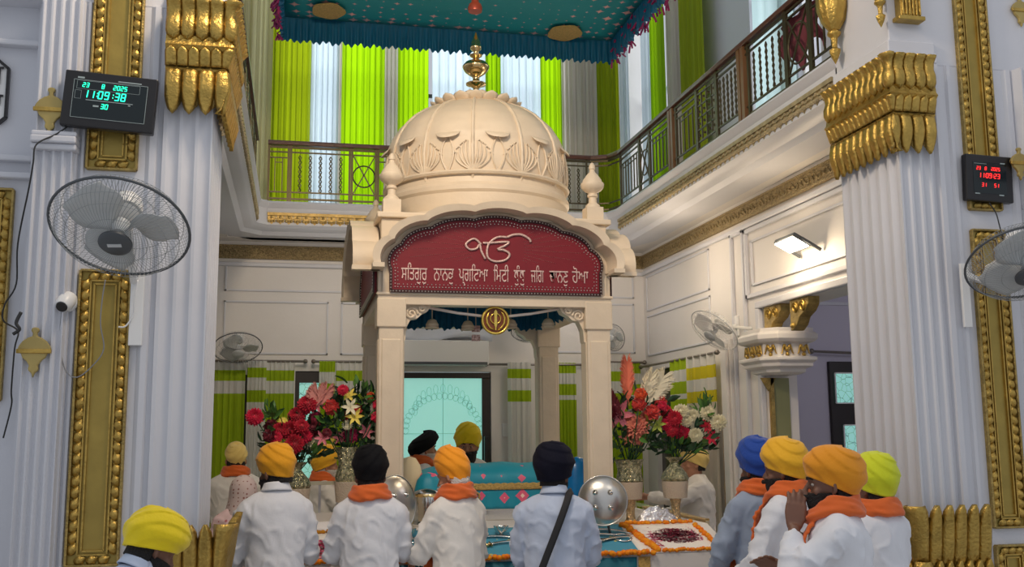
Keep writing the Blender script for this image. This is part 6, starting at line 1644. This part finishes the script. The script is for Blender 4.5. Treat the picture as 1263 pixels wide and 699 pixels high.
def person(label, px, ytop, Y, rz=0, tur=None, tw=(.118,.132,.155), kur=KW, trs=TRW, scarf=None, beard=None, skin=SKIN, lean=0, hy=0, hp=0, arms=None, s=None, group=None, tails=1, voxel=.008,
           collar=False, peak=.25, ttilt=0, build=.90, ax=.80, extra=None, eyes=False, seed=1, tail_long=0, palm=None, curls=.6, ztop=None, hood=None, kz=.62, shw=1.0):
    pt = P(px, ytop, Y=Y); zt = ztop or pt.z; lean = R(lean)
    s = s or zt/1.755
    r = empty('person', (pt.x, Y, 0), R(rz)); tag(r, label, 'person', group)
    r.scale = (s, s, s)
    ML = Matrix.Translation((0,0,.95)) @ Matrix.Rotation(-lean, 4, 'X') @ Matrix.Translation((0,0,-.95))
    hw = .166*shw
    arms = arms or {}
    aL = arms.get('L', ((-.25,.03,1.12),(-.13,.26,1.02))); aR = arms.get('R', ((.25,.03,1.12),(.13,.26,1.02)))
    if ax != 1: aL, aR = [tuple((q[0]*ax, q[1]+.05 if k_ == 0 else q[1], q[2]) for k_, q in enumerate(A_)) for A_ in (aL, aR)]
    MH = ML @ Matrix.Translation((0,.018,1.552)) @ Matrix.Rotation(R(hy), 4, 'Z') @ Matrix.Rotation(R(-hp), 4, 'X')
    # body: one continuous surface
    up_ = MB()
    ell_tube(up_, [((0,0,.93),.155,.105),((0,.0,1.05),.14,.10),((0,.0,1.2),.155,.108),((0,0,1.33),.17,.11),((0,-.005,1.41),.13,.085),((0,-.01,1.455),.062,.062)])
    up_.tube([(0,-.012,1.40),(0,-.004,1.47),(0,.008,1.53)], [.060,.054,.054], 14)
    for sx, (el, wr) in ((-1, aL), (1, aR)):
        sh = Vector((sx*(hw-.018),0,1.36)); el = Vector(el); wr = Vector(wr)
        up_.ball(sh, .055, 8); up_.tube([sh, sh.lerp(el,.5), el], [.050,.046,.038], 12); up_.ball(el, .037, 8); up_.tube([el, el.lerp(wr,.35), wr], [.037,.038,.025], 12)
        d = (wr-el).normalized(); pn = (palm or {}).get('L' if sx < 0 else 'R', (-sx*.8,.1,-.4)); hd = (arms.get('dL' if sx < 0 else 'dR')) or d
        hand(up_, wr+d*.01, hd, pn, arms.get('tL' if sx < 0 else 'tR', (-sx*.2,.3,1)), curls)
    bod = MB(); bod.add([ML @ v for v in up_.v], up_.f); head(bod, MH)
    ell_tube(bod, [((0,0,.84),.15,.105),((0,0,.90),.16,.11),((0,0,.98),.15,.105)])
    for sx in (-1, 1):
        bod.tube([(sx*.085,0,.90),(sx*.095,.005,.70),(sx*.10,.01,.48),(sx*.10,-.01,.30),(sx*.10,-.01,.09)], [.085,.078,.056,.050,.036], 12)
        bod.tube([(sx*.10,-.045,.035),(sx*.105,.04,.045),(sx*.112,.13,.028),(sx*.115,.18,.022)], [.032,.036,.030,.018], 10)
    remesh(bod, 'body', skin, voxel, r, 2)
    # kurta / shirt
    ku = MB(); e = build
    if kur:
        up2 = MB(); 
        ell_tube(up2, [((0,0,1.0),.185*e,.135*e),((0,-.005,1.12),.178*e,.130*e),((0,-.005,1.25),.188*e,.134*e),((0,-.005,1.34),.196*e*shw,.128*e),((0,-.008,1.40),.165*shw,.105),((0,-.012,1.445),.105,.082),((0,-.012,1.475),.068,.066)], 28)
        for sx, (el, wr) in ((-1, aL), (1, aR)):
            sh = Vector((sx*(hw-.018),-.0,1.358)); el = Vector(el); wr = Vector(wr); d = (wr-el).normalized(); up2.tube([(sx*.03,-.012,1.435),(sx*.10,-.010,1.410),(sx*(hw-.02),-.003,1.366)], [.048,.052,.060], 12)
            up2.ball(sh, .066, 10); up2.tube([sh, sh.lerp(el,.5), el], [.067,.064,.058], 16); up2.ball(el, .058, 10); up2.tube([el, el.lerp(wr,.5), wr-d*.035], [.057,.050,.041], 16)
        ku.add([ML @ v for v in up2.v], up2.f)
        c0 = ML @ Vector((0,0,1.02))
        ell_tube(ku, [((0,-.01,kz),.215*e,.165*e),((0,-.01,kz+.14),.205*e,.155*e),((0,-.005,.9),.195*e,.145*e),((c0.x*.5,c0.y*.5,.98),.186*e,.136*e),((c0.x,c0.y,c0.z+.02),.17*e,.125*e)], 28)
        sd = seed*3.7
        def folds(co, n):
            a = FN(co, 7, sd); b = FN(co+Vector((co.z*.25,0,co.z*.6)), 13, sd+5); c = noise.noise(Vector((co.x*5+sd, co.y*5, co.z*16+co.x*9)))
            ridge = (1-abs(b)*2.4)**3 if abs(b) < .4 else 0
            w_ = sm((1.46-co.z)/.12)
            arm = 1+1.0*sm((abs(co.x)-.17)/.05)
            return n*w_*(.009*a+.009*ridge*arm+.006*c*arm)
        kk = remesh(ku, 'kurta', kur, .0115, r, 4, folds)
        if collar:
            cb = MB(); 
            def cf(u, v):
                a = 2*pi*u; q = 1+.13*v; z = 1.462+.034*(1-v)-.012*sin(a)-.02*sin(a)*(1 if sin(a) > 0 else 0); fl = .030*v
                return ML @ Vector((cos(a)*(.066*q+fl*.35), -.010+sin(a)*(.064*q+fl*.35), z+.010-.012*v))
            cb.grid(cf, 40, 5); cb.build('collar', kur, parent=r, smooth='full', solid=.004, fixn=False)
    # trousers
    if trs:
        tr = MB(); ell_tube(tr, [((0,0,.80),.165,.12),((0,0,.95),.165,.12)])
        for sx in (-1, 1): tr.tube([(sx*.085,0,.88),(sx*.098,.0,.66),(sx*.105,.0,.45),(sx*.105,-.005,.25),(sx*.105,-.005,.10)], [.105,.098,.085,.072,.062], 14)
        remesh(tr, 'trousers', trs, .016, r, 3, lambda co, n: n*.008*FN(co, 9, seed))
    if tur: turban(r, MH, TURB[tur], *tw, peak=peak, seed=seed, tilt=R(ttilt))
    if beard:
        kind, L_ = beard; b = MB()
        def bf(u, v):
            a = pi*(u*1.24-.12); ph = v; z = .0-.02-ph*(.085+L_); w_ = .071*(1-.55*ph**1.6); dd = .088*(1-.25*ph)+.02*sin(ph*pi)
            nz = 1+.07*noise.noise(Vector((u*14,v*3,seed)))
            return MH @ Vector((cos(a)*w_*nz, .012+sin(a)*dd*nz*(.9 if ph > .2 else .96), z))
        b.grid(bf, 26, 12); b.grid(lambda u, v: bf(u, 1)*(1-v)+(MH @ Vector((0,.03,-.05-L_)))*v, 26, 2)
        b.tube([MH @ Vector((-.03,.090,-.036)), MH @ Vector((-.012,.112,-.036)), MH @ Vector((0,.114,-.034)), MH @ Vector((.012,.112,-.036)), MH @ Vector((.03,.094,-.036))], [.004,.008,.008,.008,.004], 6)
        b.build('beard', BEARD[kind], parent=r, smooth='full', fixn=False, solid=.004)
    if eyes:
        for sx in (-1, 1):
            MB().ball(MH @ Vector((sx*.030,.074,.016)), .0105, 8, (1.1,1,.75)).build('eye', mat('eye_white', S(176,166,156), .3), parent=r, smooth='full')
            MB().ball(MH @ Vector((sx*.030,.0805,.016)), .0058, 6).build('pupil', BLACK, parent=r, smooth='full')
            MB().tube([MH @ Vector((sx*.014,.094,.038)), MH @ Vector((sx*.032,.092,.044)), MH @ Vector((sx*.050,.074,.038))], [.004,.005,.003], 6).build('eyebrow', BEARD['black'], parent=r, smooth='full')
    # hair at the nape
    if tur:
        hb = MB(); hb.grid(lambda u, v: MH @ Vector((cos(-pi*(u*.9+.05))*.079, -.006+sin(-pi*(u*.9+.05))*.095, .035-.085*v)), 20, 5)
        hb.build('hair', BEARD['black'] if not (beard and beard[0] == 'white') else BEARD['white'], parent=r, smooth='full', solid=.006, fixn=False)
    if scarf:
        sc_ = MB(); n = 40; sd = seed
        for lay, (zo, ro, th) in enumerate(((0,0,.030),(.028,-.010,.024),(-.020,.014,.022))):
            pts = []
            for i in range(n):
                a = 2*pi*i/n; fr = sin(a)
                pts.append(ML @ Vector((cos(a)*(.098+ro), -.006+fr*(.092+ro)+(.02 if fr > 0 else 0), 1.472+zo*(.9-.4*fr)-.045*max(0,fr)+.004*sin(3*a+lay*2+sd))))
            sc_.tube(pts, th*.85, 10, closed=True)
        for k in range(tails):
            sx = -1 if k == 0 else 1; ll = tail_long if (tail_long and k == 0) else .0
            pts = [(sx*.060,.085,1.42),(sx*.085,.135,1.34),(sx*.095,.150,1.2),(sx*.10,.155,1.05-ll*.5),(sx*.11,.160,.98-ll)]
            pts = [ML @ Vector(p) for p in pts]; wd = [.028,.040,.046,.050,.052]
            for q in range(3): sc_.tube([p+Vector(((q-1)*w_*.75,.004*q,0)) for p, w_ in zip(pts, wd)], [w_*.5 for w_ in wd], 8, flat=.6)
        def sfold(co, n_): return n_*.011*noise.noise(Vector((co.x*9+sd, co.y*9, co.z*46+co.x*16)))
        remesh(sc_, 'scarf', scarf, .009, r, 2, sfold)
    if extra: extra(r, ML, MH, s)
    return r
BACKARMS = {'L': ((-.245,.06,1.13),(-.12,.27,1.08)), 'R': ((.245,.06,1.13),(.12,.27,1.08))}
ARM_LOW = {'L': ((-.255,.02,1.11),(-.20,.22,.98)), 'R': ((.255,.02,1.11),(.20,.22,.98))}
person('man in bright yellow turban bowing at the lower left corner, in a pale blue shirt', 116, 616, 3.98, rz=-52, tur='yellow', tw=(.126,.145,.142), kur=KB, beard=('black',.03), skin=SKIND, lean=24, hy=-8, hp=6, arms=ARM_LOW, s=.903, collar=True, seed=2, peak=.5, ttilt=-6)
person('man in white kurta and small yellow turban standing far left by the green curtain', 292, 540, 9.2, rz=8, tur='peach', tw=(.098,.112,.125), kur=KW2, scarf=ORS, seed=3, build=1.05, shw=1.1)
def dup(r, ML, MH, s):
    LACEW = spotted('white_lace_cloth', S(210,190,186), S(150,104,96), 34, .26, .8)
    def fn(u, v):
        a = -pi*(u*1.25-.125); t = v
        if t < .35: q = t/.35; ph = q*pi/2; p = Vector((cos(a)*.098*sin(ph), sin(a)*.118*sin(ph)-.006, .035+.105*cos(ph))); return MH @ p
        q = (t-.35)/.65; rr = lerp(.102,.155,sm(q))+(.05 if abs(cos(a)) > .3 else .02)*sm(q*1.2-.1); p = Vector((cos(a)*rr*lerp(.97,1.15,q), sin(a)*rr*lerp(1.17,.95,q)-.008, .035-.50*q)); p += Vector((0,.01*sin(a*9+q*4)*q,0))
        return MH @ p
    MB().grid(fn, 40, 28).build('dupatta', LACEW, parent=r, smooth='full', solid=.004, fixn=False)
    g = MB(); rnd = random.Random(4)
    for i in range(16):
        u = rnd.uniform(.2,.75); v = rnd.uniform(.6,.98); c = fn(u, v)+Vector((0,-.012,0)); 
        for k in range(4): g.ball(c+Vector((rnd.uniform(-.014,.014),0,rnd.uniform(-.02,.02))), .009, 4, (1,.4,1))
    g.build('embroidery', mat('maroon_embroidery', S(96,30,36), .7), parent=r)
    h = MB().ball(MH @ Vector((0,-.012,.0)), 1, 10, (.080,.092,.100)); h.build('hair', mat('brown_hair', S(110,62,50), .6), parent=r, smooth='full')
PKK = spotted('pink_embroidered_cloth', S(226,196,196), S(196,120,126), 22, .24, .8, spot2=S(130,60,66))
person('woman in white lace dupatta and pink embroidered kurta at left', 301, 590, 7.0, rz=14, tur=None, kur=PKK, trs=TRW, skin=SKIN, extra=dup, s=.90, seed=4, build=1.02)
def hair_n(r, ML, MH, s): pass
person('man in white shirt and orange-yellow turban, his back turned, beside the lace dupatta', 342, 541, 6.02, rz=12, tur='mustard', tw=(.112,.122,.140), kur=KW, beard=('black',.02), skin=SKIND, hy=34, hp=6, arms={'L': ((-.27,.03,1.10),(-.16,.25,1.07)), 'R': ((.255,.02,1.11),(.15,.25,1.07))}, collar=True, seed=5, peak=.55, ttilt=-8)
person('man in white kurta and orange scarf facing right behind the left vases', 400, 545, 8.9, rz=-82, tur='amber', kur=KW2, scarf=ORS, beard=('white',.03), tails=2, arms={'L': ((-.21,.15,1.12),(-.10,.36,1.08)), 'R': ((.21,.15,1.12),(.10,.36,1.08))}, seed=6, ztop=1.70)
person('man in black turban and orange scarf standing in front of the dais, back turned', 457, 547, 5.98, rz=-4, tur='black', tw=(.112,.124,.152), kur=KW, scarf=ORS, skin=SKIND, hy=10, hp=8, arms={'L': ((-.262,.03,1.12),(-.20,.23,1.07)), 'R': ((.255,.03,1.12),(.14,.25,1.10))}, seed=7, peak=.8, ttilt=-6, tails=2)
person('man in orange turban looking left with a long orange scarf hanging at his side', 567, 548, 5.98, rz=30, tur='orange', tw=(.105,.115,.160), kur=KW2, scarf=ORS, skin=SKIN, beard=('white',.04), hy=22, hp=12, lean=4, arms={'L': ((-.255,.06,1.12),(-.17,.26,1.09)), 'R': ((.25,.02,1.10),(.16,.23,1.07))}, seed=8, peak=.3, tails=2, tail_long=.12, shw=.96)
def strap(r, ML, MH, s):
    pts = [(.10,.02,1.475),(.085,-.06,1.468),(.06,-.12,1.40),(.0,-.155,1.25),(-.07,-.165,1.08),(-.14,-.17,.90),(-.20,-.13,.76)]
    P_ = [ML @ Vector(p) for p in pts]; mb = MB()
    def fn(u, v):
        k = min(int(u*6), 5); f = u*6-k; p0 = P_[max(k-1,0)]; p1 = P_[k]; p2 = P_[k+1]; p3 = P_[min(k+2,6)]
        p = .5*((2*p1)+(-p0+p2)*f+(2*p0-5*p1+4*p2-p3)*f*f+(-p0+3*p1-3*p2+p3)*f**3); d = (p2-p1).normalized(); sd = d.cross(Vector((0,-1,0))).normalized(); return p+sd*(v-.5)*.040+Vector((0,-.014,0))
    mb.grid(fn, 30, 3).build('shoulder_strap', mat('black_webbing', (.012,.012,.014), .7), parent=r, smooth='full', solid=.006, fixn=False)
    MB().box((-.26,-.10,.60),(-.20,.08,.78)).build('shoulder_bag', mat('black_webbing', (.012,.012,.014), .7), parent=r, bevel=.02)
person('man in navy turban and pale blue shirt with a black strap across his back', 683, 546, 5.72, rz=-14, tur='navy', tw=(.128,.138,.170), kur=KB, beard=('black',.03), skin=SKIND, hy=-22, hp=6, arms=ARM_LOW, collar=True, seed=9, peak=.7, ttilt=-4, extra=strap, shw=1.12, build=.96)
person('man in flat black turban with white beard in profile behind the throne', 521, 527, 9.3, rz=-80, tur='black', tw=(.118,.150,.115), kur=KW2, scarf=ORS, beard=('white',.05), tails=2, eyes=True, seed=10, ttilt=8, peak=-.2, skin=SKIN)
def shawl_(r, ML, MH, s):
    def fn(u, v): sx = 1; return ML @ Vector((.055+.10*u, .155-.05*u-.02*v, 1.42-.03*u*u*3-.5*v))
    MB().grid(fn, 8, 10).build('cream_shawl', mat('cream_shawl_cloth', S(240,224,150), .8), parent=r, smooth='full', solid=.008, fixn=False)
person('bearded man in yellow turban facing the camera behind the turquoise throne cloth', 577, 522, 8.95, rz=168, tur='yellow', tw=(.120,.130,.170), kur=KW2, beard=('black',.13), skin=SKIN, eyes=True, seed=11, extra=shawl_, hp=4)
person('man in white kurta reaching left behind the right vase, head hidden by dahlias', 856, 520, 8.1, rz=84, tur='peach', kur=KW2, seed=12, ztop=1.70, ax=1, arms={'L': ((-.22,.22,1.27),(-.16,.50,1.30)), 'R': ((.23,.15,1.12),(.10,.36,1.08))}, skin=SKIN, build=1.1)
person('man in blue turban and grey-blue shirt with orange scarf beside the dais', 934, 538, 5.45, rz=14, tur='blue', tw=(.118,.128,.165), kur=KG, trs=TRD, scarf=ORS, skin=SKIND, beard=('black',.02), hy=8, hp=5, arms={'L': ((-.262,.03,1.11),(-.20,.22,.97)), 'R': ((.25,.03,1.12),(.14,.27,1.02))}, seed=13, peak=.4, tails=2, tail_long=.2)
person('man in amber turban and white kurta between the blue and mustard turbans', 969, 536, 5.0, rz=36, tur='amber', tw=(.120,.134,.150), kur=KW, scarf=ORS, skin=SKIND, beard=('black',.02), hy=14, hp=4, arms={'L': ((-.262,.04,1.12),(-.19,.24,1.0)), 'R': ((.25,.03,1.12),(.14,.27,1.02))}, seed=14, peak=.4)
def band(r, ML, MH, s):
    MB().tube([Vector((-.098,.172,1.357))+Vector((cos(2*pi*i/24)*.031, sin(2*pi*i/24)*.031, .004*cos(2*pi*i/24))) for i in range(24)], .008, 6, closed=True).build('wristband', BLACK, parent=r, smooth='full')
person('man in mustard turban and white shirt in profile with a hand raised to his mouth', 1026, 543, 4.08, rz=58, tur='gold', tw=(.116,.142,.142), kur=KW, scarf=ORS, skin=SKIND, beard=('black',.02), hy=10, hp=2, eyes=True, voxel=.0062,
    arms={'L': ((-.225,.185,1.17),(-.085,.170,1.390)), 'R': ((.22,.16,1.10),(.02,.27,1.20)), 'dL': (.22,-.12,1), 'tL': (0,-1,.2)}, palm={'L': (1,.25,.0)}, curls=.30, ax=1, build=1.0, seed=15, peak=.55, extra=band, shw=1.06, ttilt=4)
person('man in lime yellow turban standing behind the mustard turban by the right pier', 1077, 540, 4.60, rz=16, tur='lime', tw=(.116,.130,.160), kur=KW, scarf=ORS, skin=SKIND, hy=6, hp=5, arms={'L': ((-.25,.06,1.12),(-.12,.27,1.02)), 'R': ((.215,.08,1.12),(.10,.28,1.02))}, seed=16, peak=.6, s=.955, shw=.92)
# ---- light ---------------------------------------------------------------
w = bpy.data.worlds.new('world'); SC.world = w; w.use_nodes = True
bg = w.node_tree.nodes['Background']; bg.inputs[0].default_value = (.86,.91,1,1); bg.inputs[1].default_value = .62
def area(name, loc, target, size, power, col, sy=None):
    l = bpy.data.lights.new(name, 'AREA'); l.size = size; l.energy = power; l.color = col
    if sy: l.shape = 'RECTANGLE'; l.size_y = sy
    o = bpy.data.objects.new(name, l); COL.objects.link(o); o.location = loc
    o.rotation_euler = (Vector(target)-Vector(loc)).to_track_quat('-Z','Y').to_euler()
    return o
def point(name, loc, power, col, r=.1):
    l = bpy.data.lights.new(name, 'POINT'); l.energy = power; l.color = col; l.shadow_soft_size = r
    o = bpy.data.objects.new(name, l); COL.objects.link(o); o.location = loc; return o
# daylight outside the gallery windows
area('daylight_back_windows', (1.6, 13.4, 6.4), (1.6, 11.9, 5.6), 6.0, 400, (.86,.94,1), 4.5)
area('daylight_right_windows', (5.6, 8.6, 6.4), (4.2, 8.8, 5.8), 6.0, 170, (.90,.95,1), 4.0)
# flood lamp glow, then added fill lights with no fixtures
WARM = (1, .80, .58); WW = (1, .88, .74)
lp_ = lc+Vector((-.02,0,-.05)); point('flood_lamp_light', lp_+Vector((-.10,0,.0)), 15, (1,.78,.52), .08)
point('aisle_fill_right', (3.15, 8.7, 3.25), 19, WARM, .2)  # warm fill added to brighten the right aisle, no lamp there
point('aisle_fill_back', (.4, 9.6, 3.3), 9, (1,.93,.90), .25)  # unseen light put in to lift the dark back wall
point('aisle_fill_back_right', (2.9, 10.1, 3.2), 6, (1,.93,.90), .25)  # second added light, for the right end of the back wall
point('hall_fill_front', (.5, 3.2, 5.6), 48, WW, .5)  # unseen overhead fill, added to brighten the hall
point('hall_fill_front_right', (2.7, 2.6, 5.2), 38, WW, .5)  # added overhead fill on the right, no fixture hangs here
area('dome_fill', (.2, 4.3, 5.2), (1.35, 7.4, 3.3), .5, 84, WARM)  # warm light added to brighten the pavilion, no known source
point('side_room_fill', (5.6, 7.2, 3.0), 14, (.95,.93,1), .3)  # unseen fill that lights the side room
vs = SC.view_settings; vs.view_transform = 'Standard'; vs.look = 'None'; vs.gamma = 1; vs.exposure = -0.14; vs.use_curve_mapping = False
